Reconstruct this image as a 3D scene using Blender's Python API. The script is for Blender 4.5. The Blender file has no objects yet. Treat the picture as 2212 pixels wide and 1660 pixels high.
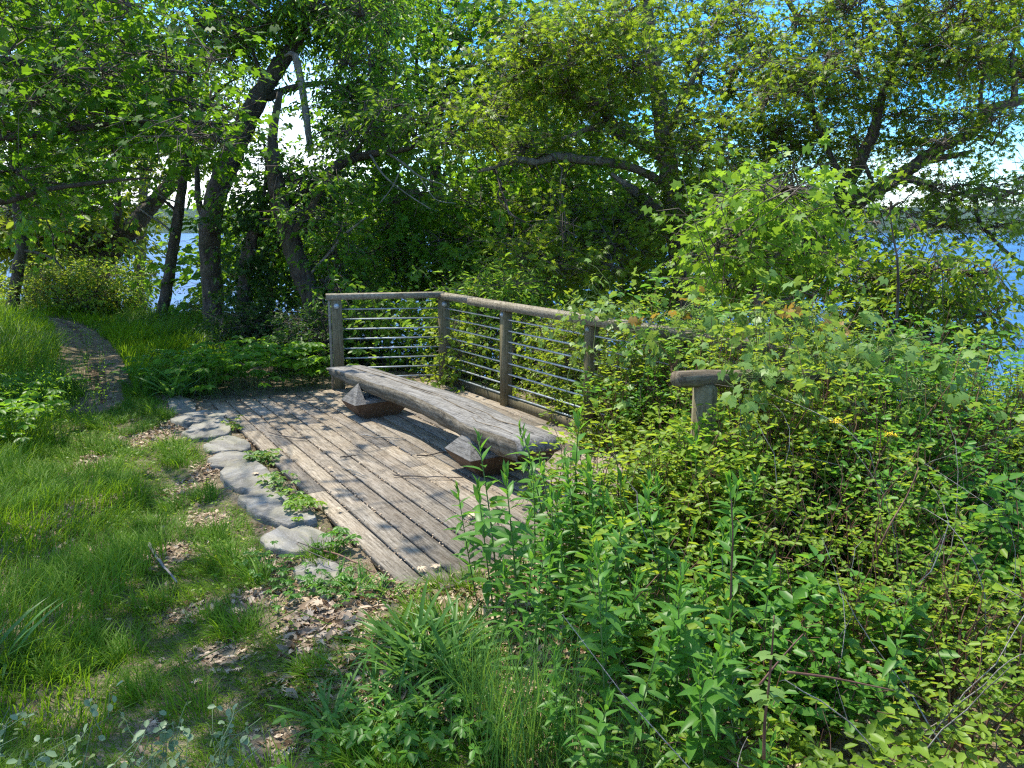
import bpy, math, numpy as np
from mathutils import Matrix
rng = np.random.default_rng(7)
R = math.radians
U = lambda a=0., b=1., n=None: rng.uniform(a, b, n)
# ---------------------------------------------------------------- camera model
F, PITCH, EYE = 1728.0, R(11.4), 1.84
CP, SP = math.cos(PITCH), math.sin(PITCH)
def ray(u, v):
    x = (u-1106)/F; y = (830-v)/F
    return np.array([x, CP+y*SP, -SP+y*CP])
def gp(u, v, z=0.0):                     # point of the horizontal plane z
    d = ray(u, v); t = (z-EYE)/d[2]
    return np.array([0, 0, EYE])+d*t
def pt(u, v, Y):                         # point at depth Y
    d = ray(u, v)
    return np.array([0, 0, EYE])+d*(Y/d[1])
# ---------------------------------------------------------------- terrain
EX = np.array([-60, -20, -12, -7, -4.5, -2.8, -1.4, .0, 1.0, 2.0, 3.2, 5, 8, 30, 80.])
EY = np.array([30, 21, 18, 16.6, 14.6, 12., 10.0, 9.3, 8.0, 6.6, 6.2, 6.0, 5.0, 0, -10.])
def hsh(x, y): return np.sin(x*1.7+y*.6)*np.cos(y*1.3-x*.4+1.2)
def gz(x, y):
    x = np.asarray(x, float); y = np.asarray(y, float)
    d = (y-np.interp(x, EX, EY))*.8
    z = np.where(d > 0, -.62*d*d/(d+.5), 0.)
    z = np.maximum(z, -28.)
    z = z+.018*hsh(x*2.1, y*2.3)+.012*hsh(y*4.7, x*4.1)-.03
    bank = np.clip((-x-2.2-.32*y)/1.5, 0, 1)            # grassy bank on the left
    z = z+np.where(d < 0, .22*bank*bank*(3-2*bank), 0)
    return z
# ---------------------------------------------------------------- materials
def newmat(name):
    m = bpy.data.materials.new(name); m.use_nodes = True
    nt = m.node_tree; nt.nodes.clear()
    o = nt.nodes.new('ShaderNodeOutputMaterial')
    return m, nt, o
class NT:
    def __init__(s, nt): s.nt = nt
    def n(s, t, **k):
        x = s.nt.nodes.new(t)
        for a, b in k.items(): setattr(x, a, b)
        return x
    def l(s, a, b): s.nt.links.new(a, b)
    def noise(s, vec, scale, detail=4, rough=.6):
        x = s.n('ShaderNodeTexNoise'); x.inputs['Scale'].default_value = scale
        x.inputs['Detail'].default_value = detail; x.inputs['Roughness'].default_value = rough
        if vec is not None: s.l(vec, x.inputs['Vector'])
        return x.outputs['Fac']
    def ramp(s, fac, stops):
        x = s.n('ShaderNodeValToRGB'); e = x.color_ramp.elements
        while len(e) < len(stops): e.new(.5)
        for q, (p, c) in zip(e, stops): q.position = p; q.color = (*c, 1) if len(c) == 3 else c
        s.l(fac, x.inputs['Fac']); return x.outputs['Color']
    def mix(s, fac, a, b, mode='MIX'):
        x = s.n('ShaderNodeMix', data_type='RGBA', blend_type=mode)
        for sock, val in ((x.inputs[0], fac), (x.inputs[6], a), (x.inputs[7], b)):
            if hasattr(val, 'links'): s.l(val, sock)
            else: sock.default_value = val if not isinstance(val, tuple) else (*val, 1)
        return x.outputs[2]
    def mapping(s, vec, sc):
        x = s.n('ShaderNodeMapping'); x.inputs['Scale'].default_value = sc
        s.l(vec, x.inputs['Vector']); return x.outputs['Vector']
    def bump(s, h, strength, dist=.01):
        x = s.n('ShaderNodeBump'); x.inputs['Strength'].default_value = strength
        x.inputs['Distance'].default_value = dist; s.l(h, x.inputs['Height']); return x.outputs['Normal']
    def math(s, op, a, b=0.):
        x = s.n('ShaderNodeMath', operation=op)
        for sock, val in zip(x.inputs, (a, b)):
            if hasattr(val, 'links'): s.l(val, sock)
            else: sock.default_value = val
        return x.outputs[0]
def leafmat(name, dark, light, trans, tw=.42, rough=.42, spec=.35):
    m, nt, o = newmat(name); t = NT(nt)
    at = t.n('ShaderNodeAttribute', attribute_name='tint').outputs['Fac']
    col = t.mix(at, dark, light)
    vein = t.noise(t.n('ShaderNodeTexCoord').outputs['Object'], 9, 2)
    col = t.mix(t.math('MULTIPLY', vein, .35), col, t.mix(.5, col, (.16, .17, .02)))
    p = t.n('ShaderNodeBsdfPrincipled'); p.inputs['Roughness'].default_value = rough
    p.inputs['Specular IOR Level'].default_value = spec*.55
    t.l(col, p.inputs['Base Color'])
    tr = t.n('ShaderNodeBsdfTranslucent'); t.l(t.mix(at, tuple(c*.7 for c in trans), trans), tr.inputs['Color'])
    mx = t.n('ShaderNodeMixShader'); mx.inputs[0].default_value = tw
    t.l(p.outputs[0], mx.inputs[1]); t.l(tr.outputs[0], mx.inputs[2]); t.l(mx.outputs[0], o.inputs['Surface'])
    return m
def stdmat(name, fn, rough=.85, spec=.3, metal=0.):
    m, nt, o = newmat(name); t = NT(nt)
    p = t.n('ShaderNodeBsdfPrincipled'); p.inputs['Roughness'].default_value = rough
    p.inputs['Specular IOR Level'].default_value = spec; p.inputs['Metallic'].default_value = metal
    co = t.n('ShaderNodeTexCoord').outputs['Object']
    col, nrm = fn(t, co)
    if hasattr(col, 'links'): t.l(col, p.inputs['Base Color'])
    else: p.inputs['Base Color'].default_value = (*col, 1)
    if nrm is not None: t.l(nrm, p.inputs['Normal'])
    t.l(p.outputs[0], o.inputs['Surface']); return m
def weathered(dark, mid, light, brown, gs=(55, 2.6, 55), bumpy=.5, brownamt=.5):
    def fn(t, co):
        g = t.noise(t.mapping(co, gs), 1.0, 6, .68)
        fine = t.noise(t.mapping(co, (gs[0]*3, gs[1]*5, gs[2]*3)), 1.0, 3, .7)
        col = t.ramp(g, [(.30, dark), (.46, mid), (.66, light)])
        pat = t.noise(co, 3.2, 5, .65)
        col = t.mix(t.math('MULTIPLY', t.ramp(pat, [(.42, (0, 0, 0)), (.62, (1, 1, 1))]), brownamt), col, t.mix(.55, col, brown))
        blot = t.noise(co, 16., 5, .75)
        col = t.mix(t.ramp(blot, [(.52, (0, 0, 0)), (.68, (.7, .7, .7))]), col, dark)
        lich = t.noise(co, 38., 4, .75)
        col = t.mix(t.ramp(lich, [(.56, (0, 0, 0)), (.66, (.55, .55, .55))]), col, light)
        spk = t.noise(t.mapping(co, (110, 60, 110)), 1.0, 2)
        col = t.mix(t.ramp(spk, [(.58, (0, 0, 0)), (.68, (.5, .5, .5))]), col, light)
        at = t.n('ShaderNodeAttribute', attribute_name='tint').outputs['Fac']
        col = t.mix(1.0, col, t.ramp(at, [(0, (.80, .78, .76)), (1, (1.14, 1.12, 1.08))]), 'MULTIPLY')
        h = t.math('ADD', g, t.math('MULTIPLY', fine, .4))
        return col, t.bump(h, bumpy, .006)
    return fn
M = {}
M['deck'] = stdmat('weathered_deck_wood', weathered((.055, .045, .034), (.19, .164, .125), (.36, .32, .26), (.19, .135, .08), gs=(75, 4.5, 75), bumpy=.9))
M['bench'] = stdmat('weathered_bench_wood', weathered((.036, .034, .030), (.14, .135, .124), (.27, .264, .248), (.12, .10, .07), gs=(65, 2.2, 65), bumpy=1., brownamt=.3))
M['brown'] = stdmat('red_brown_sheltered_wood', weathered((.05, .030, .017), (.105, .064, .036), (.16, .105, .065), (.12, .06, .03), bumpy=.3))
M['logside'] = stdmat('barkless_log_side', weathered((.025, .020, .013), (.10, .085, .06), (.25, .225, .18), (.07, .058, .026), gs=(40, 2.2, 40), bumpy=1.0, brownamt=.6))
M['post'] = stdmat('greenish_post_wood', weathered((.06, .050, .025), (.14, .115, .06), (.23, .20, .125), (.12, .13, .05), gs=(60, 60, 3), bumpy=.5))
M['rail'] = stdmat('grey_rail_wood', weathered((.07, .060, .042), (.18, .16, .12), (.32, .295, .24), (.13, .12, .06), gs=(60, 3, 60)))
M['oldlog'] = stdmat('dark_round_rail_wood', weathered((.045, .035, .022), (.12, .095, .06), (.22, .18, .13), (.09, .07, .03), gs=(3, 60, 60), bumpy=.8))
M['steel'] = stdmat('galvanised_steel', lambda t, co: (t.ramp(t.noise(co, 14, 3), [(.3, (.25, .28, .29)), (.7, (.44, .48, .50))]), None), .5, .4, .35)
def barkfn(a, b, c, sc=(16, 16, 3.5)):
    def fn(t, co):
        w = t.noise(co, 2.2, 3)
        g = t.noise(t.mapping(co, sc), 1.0, 6, .75)
        col = t.ramp(g, [(.32, a), (.5, b), (.7, c)])
        li = t.noise(co, 6., 4, .7)
        col = t.mix(t.ramp(li, [(.58, (0, 0, 0)), (.7, (.5, .5, .5))]), col, (.22, .23, .19))
        col = t.mix(t.ramp(w, [(.5, (0, 0, 0)), (.75, (.45, .45, .45))]), col, (.05, .07, .02))
        return col, t.bump(g, 1.0, .03)
    return fn
M['bark'] = stdmat('grey_brown_bark', barkfn((.02, .016, .012), (.075, .06, .045), (.16, .135, .105)))
M['pale_bark'] = stdmat('pale_lichen_bark', barkfn((.05, .042, .033), (.17, .15, .12), (.34, .31, .26)))
M['dead'] = stdmat('bleached_dead_wood', barkfn((.10, .09, .08), (.26, .24, .21), (.42, .40, .36)))
M['twig'] = stdmat('twig_bark', lambda t, co: (t.ramp(t.noise(co, 5, 2), [(.35, (.05, .038, .028)), (.7, (.17, .14, .11))]), None))
M['green_stem'] = stdmat('green_stem', lambda t, co: (t.ramp(t.noise(co, 6, 2), [(.35, (.06, .12, .025)), (.7, (.15, .19, .05))]), None), .6)
M['red_stem'] = stdmat('reddish_cane', lambda t, co: (t.ramp(t.noise(co, 6, 2), [(.35, (.07, .03, .02)), (.7, (.20, .11, .065))]), None), .6)
def stonefn(t, co):
    g = t.noise(t.mapping(co, (2.2, 9, 14)), 1.0, 7, .7); b = t.noise(co, 4, 5, .65); f = t.noise(co, 70, 3)
    col = t.ramp(g, [(.3, (.06, .054, .044)), (.48, (.15, .142, .122)), (.72, (.28, .268, .24))])
    col = t.mix(t.ramp(b, [(.45, (0, 0, 0)), (.68, (.6, .6, .6))]), col, (.25, .23, .14))
    col = t.mix(t.ramp(f, [(.58, (0, 0, 0)), (.70, (.4, .4, .4))]), col, (.40, .39, .36))
    return col, t.bump(t.math('ADD', g, t.math('MULTIPLY', f, .25)), .9, .02)
M['stone'] = stdmat('lichened_schist', stonefn, .75)
def groundfn(t, co):
    a = t.noise(co, 1.1, 5, .6); b = t.noise(co, 7, 6, .7); c = t.noise(co, 45, 4, .7)
    col = t.ramp(b, [(.3, (.085, .062, .04)), (.52, (.20, .155, .105)), (.72, (.36, .29, .21))])
    col = t.mix(t.ramp(a, [(.42, (0, 0, 0)), (.6, (.4, .4, .4))]), col, t.mix(.6, col, (.055, .085, .02)))
    col = t.mix(t.ramp(c, [(.55, (0, 0, 0)), (.7, (.55, .55, .55))]), col, (.42, .34, .25))
    return col, t.bump(t.math('ADD', b, c), .8, .03)
M['ground'] = stdmat('soil_and_moss', groundfn, .95, .15)
def pathfn(t, co):
    b = t.noise(co, 5, 6, .7); c = t.noise(co, 40, 4, .7)
    col = t.ramp(b, [(.3, (.055, .036, .024)), (.55, (.12, .082, .056)), (.75, (.22, .16, .115))])
    col = t.mix(t.ramp(c, [(.55, (0, 0, 0)), (.7, (.5, .5, .5))]), col, (.34, .26, .19))
    return col, t.bump(t.math('ADD', b, c), .8, .03)
M['path'] = stdmat('trodden_earth', pathfn, .95, .15)
M['litter'] = leafmat('dry_oak_leaves', (.11, .06, .035), (.60, .47, .34), (.40, .25, .12), .12, .7, .2)
M['oak'] = leafmat('oak_leaf', (.035, .115, .012), (.145, .25, .020), (.38, .54, .03), .48)
M['maple'] = leafmat('maple_leaf', (.018, .088, .008), (.075, .20, .016), (.26, .50, .02), .46, .55, .3)
M['mid'] = leafmat('mid_green_leaf', (.030, .12, .010), (.115, .27, .026), (.32, .58, .03), .47, .40, .5)
M['bright'] = leafmat('bright_green_leaf', (.07, .175, .014), (.17, .31, .025), (.36, .58, .04), .44)
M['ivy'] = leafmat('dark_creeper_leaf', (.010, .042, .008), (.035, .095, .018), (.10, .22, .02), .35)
M['shrub'] = leafmat('yellow_green_shrub_leaf', (.062, .15, .014), (.20, .31, .030), (.46, .58, .04), .44, .42, .4)
M['rod'] = leafmat('goldenrod_leaf', (.035, .13, .016), (.10, .26, .035), (.24, .52, .04), .40, .4, .4)
M['vine'] = leafmat('vine_leaf', (.07, .17, .035), (.19, .31, .075), (.38, .54, .07), .36, .42, .4)
M['grass'] = leafmat('grass_blade', (.022, .10, .004), (.16, .29, .018), (.32, .54, .02), .42, .5, .25)
M['reed'] = leafmat('broad_grass_blade', (.040, .13, .022), (.11, .25, .05), (.28, .50, .06), .36, .4, .4)
M['pale_stem'] = leafmat('pale_wilting_leaf', (.10, .18, .09), (.25, .34, .19), (.3, .4, .16), .3)
M['red_leaf'] = leafmat('russet_young_leaf', (.17, .10, .02), (.32, .20, .04), (.5, .32, .05), .4)
M['flower'] = stdmat('yellow_floret', lambda t, co: ((.75, .52, .02), None), .7)
M['white'] = stdmat('white_floret', lambda t, co: ((.8, .78, .74), None), .7)
M['hill'] = stdmat('wooded_hillside', lambda t, co: (t.ramp(t.noise(co, .035, 6, .7), [(.35, (.012, .030, .010)), (.65, (.055, .10, .028))]), t.bump(t.noise(co, .05, 5, .7), 1., 20.)), .95, .1)
def waterfn(t, co):
    w = t.noise(t.mapping(co, (.30, .55, 1)), 1., 6, .7); st = t.noise(t.mapping(co, (.006, .05, 1)), 1., 5, .65); big = t.noise(t.mapping(co, (.003, .010, 1)), 1., 4)
    col = t.ramp(big, [(.35, (.004, .050, .14)), (.65, (.012, .095, .22))])  # blue of the sky reflected by the waves, put into the base colour
    col = t.mix(t.ramp(st, [(.45, (0, 0, 0)), (.68, (.8, .8, .8))]), col, (.03, .15, .30))
    rip = t.noise(t.mapping(co, (.10, .42, 1)), 1., 4, .7)
    col = t.mix(t.ramp(rip, [(.5, (0, 0, 0)), (.66, (.6, .6, .6))]), col, (.002, .03, .10))
    return col, t.bump(w, 1., .8)
M['water'] = stdmat('river_water', waterfn, .42, .35)
# ---------------------------------------------------------------- mesh building
SC = bpy.context.scene; COL = SC.collection
FRAME = {}
class G:
    def __init__(s): s.V = []; s.F = []; s.T = []; s.MI = []; s.n = 0
    def add(s, V, Fs, tint=.5, mi=0):
        V = np.asarray(V, float).reshape(-1, 3)
        s.V.append(V)
        s.T.append(np.broadcast_to(np.asarray(tint, float), (len(V),)) if np.ndim(tint) == 0 else np.asarray(tint, float))
        for f in Fs:
            f = np.asarray(f, np.int64)
            if f.size: s.F.append(f+s.n); s.MI.append(np.full(len(f), mi))
        s.n += len(V)
    def build(s, name, mats, parent=None, smooth=False, frame=None):
        if not isinstance(mats, (list, tuple)): mats = [mats]
        V = np.concatenate(s.V) if s.V else np.zeros((0, 3))
        fr = FRAME.get(parent.name) if parent else frame
        if fr is not None:
            ox, oy, oz, a = fr; V = V-np.array([ox, oy, oz]); c, q = math.cos(-a), math.sin(-a)
            V = np.stack([V[:, 0]*c-V[:, 1]*q, V[:, 0]*q+V[:, 1]*c, V[:, 2]], 1)
        me = bpy.data.meshes.new(name)
        me.vertices.add(len(V)); me.vertices.foreach_set('co', V.astype(np.float32).ravel())
        li = np.concatenate([f.ravel() for f in s.F]); cnt = np.concatenate([np.full(len(f), f.shape[1]) for f in s.F])
        st = np.concatenate([[0], np.cumsum(cnt)[:-1]])
        me.loops.add(len(li)); me.loops.foreach_set('vertex_index', li.astype(np.int32))
        me.polygons.add(len(cnt)); me.polygons.foreach_set('loop_start', st.astype(np.int32))
        for m in mats: me.materials.append(M[m])
        if len(mats) > 1: me.polygons.foreach_set('material_index', np.concatenate(s.MI).astype(np.int32))
        a = me.attributes.new('tint', 'FLOAT', 'POINT'); a.data.foreach_set('value', np.concatenate(s.T).astype(np.float32))
        me.update(calc_edges=True)
        if smooth: me.polygons.foreach_set('use_smooth', np.ones(len(cnt), bool))
        o = bpy.data.objects.new(name, me); COL.objects.link(o)
        if parent: o.parent = parent
        elif fr is not None: o.location = fr[:3]; o.rotation_euler = (0, 0, fr[3])
        return o
def tag(o, label=None, cat=None, group=None, kind=None):
    for k, v in (('label', label), ('category', cat), ('group', group), ('kind', kind)):
        if v: o[k] = v
    return o
def thing(name, label, cat, loc=(0, 0, 0), rot=0., group=None):
    o = bpy.data.objects.new(name, None); COL.objects.link(o); o.empty_display_size = .2
    o.location = loc; o.rotation_euler = (0, 0, rot); FRAME[o.name] = (*loc, rot)
    return tag(o, label, cat, group)
def dup(root, loc, rot, sc=1., label=None):
    r = root.copy(); COL.objects.link(r); r.location = loc; r.rotation_euler = rot; r.scale = (sc,)*3
    if label: r['label'] = label
    for ch in root.children:
        c = ch.copy(); COL.objects.link(c); c.parent = r
    return r
def nz(a):
    return a/np.maximum(np.linalg.norm(a, axis=-1, keepdims=True), 1e-9)
def box(g, c, sx, sy, sz, rot=0., tint=.5, mi=0, ch=0.):
    """box centred at c, chamfered on its long edges by ch"""
    x, y, z = sx/2, sy/2, sz/2
    prof = [(-x, -z), (x, -z), (x, z-ch), (x-ch, z), (-x+ch, z), (-x, z-ch)] if ch else [(-x, -z), (x, -z), (x, z), (-x, z)]
    k = len(prof); V = np.array([(a, -y, b) for a, b in prof]+[(a, y, b) for a, b in prof])
    ca, sa = math.cos(rot), math.sin(rot)
    V = np.stack([V[:, 0]*ca-V[:, 1]*sa, V[:, 0]*sa+V[:, 1]*ca, V[:, 2]], 1)+np.asarray(c)
    q = [(i, k+i, k+(i+1) % k, (i+1) % k) for i in range(k)]
    g.add(V, [np.array(q), np.array([list(range(k))]), np.array([list(range(k, 2*k))[::-1]])], tint, mi)
def spline(pts, n):
    """Catmull-Rom through pts (m,d) sampled at n points"""
    p = np.asarray(pts, float); p = np.vstack([2*p[0]-p[1], p, 2*p[-1]-p[-2]])
    t = np.linspace(0, len(p)-3-1e-6, n); i = t.astype(int); f = (t-i)[:, None]
    a, b, c, d = p[i], p[i+1], p[i+2], p[i+3]
    return .5*(2*b+(c-a)*f+(2*a-5*b+4*c-d)*f*f+(3*b-a-3*c+d)*f**3)
def tube(g, P, r, sides=8, rough=0., cap=True, tint=.5, mi=0):
    P = np.asarray(P, float); n = len(P); r = np.broadcast_to(r, (n,))
    T = nz(np.gradient(P, axis=0)); ref = np.array([.31, .17, .93]) if abs(nz(P[-1]-P[0])[2]) < .8 else np.array([.93, .31, .1])
    A = nz(np.cross(T, ref)); B = np.cross(T, A)
    th = np.linspace(0, 2*np.pi, sides, endpoint=False)
    rr = r[:, None]*(1+rough*rng.normal(size=(n, sides)))
    V = P[:, None]+rr[..., None]*(np.cos(th)[None, :, None]*A[:, None]+np.sin(th)[None, :, None]*B[:, None])
    i = np.arange(n-1)[:, None]*sides; j = np.arange(sides)[None]; k = (j+1) % sides
    q = np.stack([i+j, i+k, i+sides+k, i+sides+j], -1).reshape(-1, 4)
    f = [q]
    if cap: f += [np.arange(sides)[::-1][None], (np.arange(sides)+(n-1)*sides)[None]]
    g.add(V, f, tint, mi)
def twigs(g, A, B, r0, r1, sag=.08, seg=4, mi=0, wg=.35):
    """many thin three-sided curved twigs at once, from A to B"""
    A = np.asarray(A, float); B = np.asarray(B, float); n = len(A)
    if not n: return
    t = np.linspace(0, 1, seg)[None, :, None]
    L = np.linalg.norm(B-A, axis=1)[:, None, None]
    off = rng.normal(size=(n, 1, 3))*sag*L+np.array([0, 0, sag])*L*.6
    wig = rng.normal(size=(n, seg, 3))*sag*wg*L; wig[:, 0] = 0
    P = A[:, None]*(1-t)+B[:, None]*t+off*(4*t*(1-t))+wig
    T = nz(B-A); X = nz(np.cross(T, np.array([.23, .41, .88]))); Y = np.cross(T, X)
    th = np.array([0, 2.094, 4.189])
    r0 = np.broadcast_to(np.asarray(r0, float), (n,)); r1 = np.broadcast_to(np.asarray(r1, float), (n,))
    rr = r0[:, None]*(1-t[:, :, 0])+r1[:, None]*t[:, :, 0]
    D = np.cos(th)[None, :, None]*X[:, None]+np.sin(th)[None, :, None]*Y[:, None]
    V = P[:, :, None]+rr[..., None, None]*D[:, None]
    b = (np.arange(n)*seg*3)[:, None, None]; i = (np.arange(seg-1)*3)[None, :, None]; j = np.arange(3)[None, None]; k = (j+1) % 3
    q = np.stack([b+i+j, b+i+k, b+i+3+k, b+i+3+j], -1).reshape(-1, 4)
    g.add(V, [q], .5, mi)
# leaf templates: x along the leaf, y across, z normal
def strip(n, prof, fold=.15, droop=.2):
    """leaf built as two rows of quads either side of a midrib"""
    x = np.linspace(0, 1, n); w = np.array([prof(a) for a in x])
    mid = np.stack([x, 0*x, -droop*x*x], 1)
    lf = np.stack([x, w, -droop*x*x+fold*w], 1); rt = np.stack([x, -w, -droop*x*x+fold*w], 1)
    V = np.concatenate([mid, lf, rt]); q = []
    for i in range(n-1):
        q += [(i, i+1, n+i+1, n+i), (i, 2*n+i, 2*n+i+1, i+1)]
    return V, np.array(q)
def oval(w=.28, fold=.25, droop=.15, p=.45):
    V = np.array([(0, 0, 0), (p*.75, w*.9, fold*w), (p+.28, w*.78, fold*w-droop*.5), (1, 0, -droop), (p*.75, -w*.9, fold*w), (p+.28, -w*.78, fold*w-droop*.5)])
    return V, np.array([(0, 3, 2, 1), (0, 4, 5, 3)])
def lobed(tips, valley, droop=.12):
    """palmate leaf: a fan of rhombic lobes about a centre; tips = [(angle, length)]"""
    a = [R(t[0]) for t in tips]; c = np.array([.32, 0, 0]); n = len(tips)
    va = [a[0]-R(38)]+[(a[i]+a[i+1])/2 for i in range(n-1)]+[a[-1]+R(38)]
    V = [c]
    for (t, l) in tips: V.append(c+np.array([math.cos(R(t))*l, math.sin(R(t))*l, -droop*l*l]))
    for b in va: V.append(c+np.array([math.cos(b)*valley, math.sin(b)*valley, .04]))
    q = [(0, n+1+i, 1+i, n+2+i) for i in range(n)]
    return np.array(V), np.array(q)
LEAF = {
    'oval': oval(), 'narrow': oval(.17, .3, .2), 'round': oval(.36, .2, .12, .5), 'obov': oval(.27, .35, .1, .6),
    'maple': lobed([(-112, .40), (-54, .56), (0, .70), (54, .56), (112, .40)], .36),
    'oak': lobed([(-120, .26), (-62, .44), (-24, .55), (0, .78), (24, .55), (62, .44), (120, .26)], .22, .2),
    'vine': lobed([(-128, .44), (-58, .52), (0, .66), (58, .52), (128, .44)], .37, .25),
    'lance': strip(5, lambda x: .15*math.sin(math.pi*min(1, x**.75*.97+.03)), .3, .30),
    'blade': strip(5, lambda x: .055*(1-x)**.6*(.55+.9*x) if x < 1 else 0, .5, .45),
    'litter': (np.array([(0, 0, .05), (.3, .22, .16), (.62, .3, .02), (1, .02, .2), (.35, -.24, .12), (.66, -.26, .22), (.5, 0, -.02)]), np.array([(0, 6, 2, 1), (6, 3, 3, 2), (0, 4, 5, 6), (6, 5, 3, 3)])),
}
LEAF['litter'] = (LEAF['litter'][0], [np.array([(0, 6, 2, 1), (0, 4, 5, 6)]), np.array([(6, 3, 2), (6, 5, 3)])])
def stamp(g, kind, P, X, N, S, tint, mi=0):
    tv, fs = LEAF[kind] if isinstance(kind, str) else kind
    if not isinstance(fs, list): fs = [fs]
    n, k = len(P), len(tv)
    if not n: return
    X = nz(X); Y = nz(np.cross(N, X)); Z = np.cross(X, Y); S = np.broadcast_to(S, (n,))
    V = P[:, None]+S[:, None, None]*(tv[None, :, 0:1]*X[:, None]+tv[None, :, 1:2]*Y[:, None]+tv[None, :, 2:3]*Z[:, None])
    b = (np.arange(n)*k)[:, None, None]
    g.add(V, [(f[None]+b).reshape(-1, f.shape[1]) for f in fs], np.repeat(np.broadcast_to(tint, (n,)), k), mi)
def ball(n, p=2.2):
    d = nz(rng.normal(size=(n, 3))); return d*U(0, 1, (n, 1))**(1/p)
UP = np.array([0, 0, 1.])
def foliage(gl, gt, c, rad, n, size, kind='oval', per=13, up=.75, hang=.25, tmean=.5, mi=0, twr=.004, spread=1.):
    """sprays of leaves on twigs inside the ellipsoid (c, rad)"""
    m = max(2, int(n/per)); c = np.asarray(c, float); rad = np.asarray(rad, float)
    o = ball(m); S = c+o*rad
    D = nz(o*.5+rng.normal(size=(m, 3))*.55+np.array([0, 0, -.12*hang]))
    D[:, 2] *= .6; D = nz(D)
    L = size*U(3.5, 7.5, m)*spread
    if gt is not None:
        twigs(gt, S-D*L[:, None]*.4, S+D*L[:, None], twr, twr*.45, .07, 4)
        k = max(1, m//4)
        twigs(gt, c+o[:k]*rad*.15, S[:k]-D[:k]*L[:k, None]*.35, twr*2.4, twr*1.1, .10, 5)
    t = U(.05, 1.05, (m, per)); sgn = rng.choice([-1., 1.], (m, per))
    side = nz(np.cross(D, UP+rng.normal(size=(m, 3))*.25))
    P = S[:, None]+D[:, None]*(L[:, None]*t)[..., None]+rng.normal(size=(m, per, 3))*size*.35
    X = D[:, None]*.55+side[:, None]*sgn[..., None]*.8+rng.normal(size=(m, per, 3))*.3+np.array([0, 0, -hang])
    N = UP*up+rng.normal(size=(m, per, 3))*.5
    tw = np.clip(tmean+rng.normal(size=(m, 1))*.16+rng.normal(size=(m, per))*.17, 0, 1)
    stamp(gl, kind, P.reshape(-1, 3), X.reshape(-1, 3), N.reshape(-1, 3), size*U(.6, 1.25, m*per), tw.ravel(), mi)
# ---------------------------------------------------------------- world, sun, camera
SUN = nz(np.array([-.29, .30, .905]))
def setup():
    w = bpy.data.worlds.new('World'); SC.world = w; w.use_nodes = True
    nt = w.node_tree; nt.nodes.clear(); t = NT(nt)
    sky = t.n('ShaderNodeTexSky', sky_type='NISHITA'); sky.sun_disc = False
    el = math.asin(SUN[2]); az = math.atan2(SUN[0], SUN[1])
    sky.sun_elevation = el; sky.sun_rotation = az
    sky.air_density = 1.0; sky.dust_density = .6; sky.ozone_density = 2.5; sky.altitude = 50
    gen = t.n('ShaderNodeTexCoord').outputs['Generated']
    cl = t.noise(t.mapping(gen, (1.6, 1.6, 6)), 1.7, 6, .62)
    sz = t.n('ShaderNodeSeparateXYZ'); t.l(gen, sz.inputs[0])
    z = sz.outputs[2]
    low = t.ramp(z, [(.03, (1, 1, 1)), (.24, (0, 0, 0))])
    cl = t.math('ADD', cl, t.math('MULTIPLY', sz.outputs[0], -.30))
    cm = t.math('MULTIPLY', t.ramp(cl, [(.44, (0, 0, 0)), (.60, (.95, .95, .95))]), low)
    tint = t.ramp(z, [(.0, (.85, .95, 1)), (.05, (.62, .88, 1)), (.13, (.20, .62, 1)), (.30, (.20, .60, 1)), (.50, (.78, .91, 1)), (1, (.85, .94, 1))])
    blue = t.mix(1.0, sky.outputs[0], tint, 'MULTIPLY')
    col = t.mix(cm, blue, (7.0, 7.1, 7.2))
    bg = t.n('ShaderNodeBackground'); bg.inputs['Strength'].default_value = .15
    t.l(col, bg.inputs['Color'])
    o = t.n('ShaderNodeOutputWorld'); t.l(bg.outputs[0], o.inputs['Surface'])
    li = bpy.data.lights.new('sun', 'SUN'); li.energy = 3.4; li.angle = R(.53); li.color = (1, .93, .80)
    lo = bpy.data.objects.new('sun', li); COL.objects.link(lo)
    lo.rotation_euler = Matrix(((1, 0, 0), (0, 1, 0), (0, 0, 1))).to_euler()
    from mathutils import Vector
    lo.rotation_euler = Vector(SUN).to_track_quat('Z', 'Y').to_euler(); lo.location = (-6, 6, 20)
    cam = bpy.data.cameras.new('camera'); cam.sensor_width = 36; cam.lens = 36*F/2212; cam.clip_end = 20000; cam.clip_start = .05
    co = bpy.data.objects.new('camera', cam); COL.objects.link(co); co.location = (0, 0, EYE); co.rotation_euler = (math.pi/2-PITCH, 0, 0)
    SC.camera = co
    SC.view_settings.view_transform = 'Standard'; SC.view_settings.look = 'None'; SC.view_settings.exposure = 1.4; SC.view_settings.gamma = 1
    cy = SC.cycles; cy.max_bounces = 8; cy.diffuse_bounces = 4; cy.glossy_bounces = 2; cy.transmission_bounces = 4; cy.transparent_max_bounces = 4
    cy.volume_bounces = 0; cy.sample_clamp_indirect = 6; cy.caustics_reflective = False; cy.caustics_refractive = False
    cy.use_denoising = False; cy.pixel_filter_type = 'BLACKMAN_HARRIS'; cy.filter_width = 1.25; cy.sample_clamp_direct = 12
setup()
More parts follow.
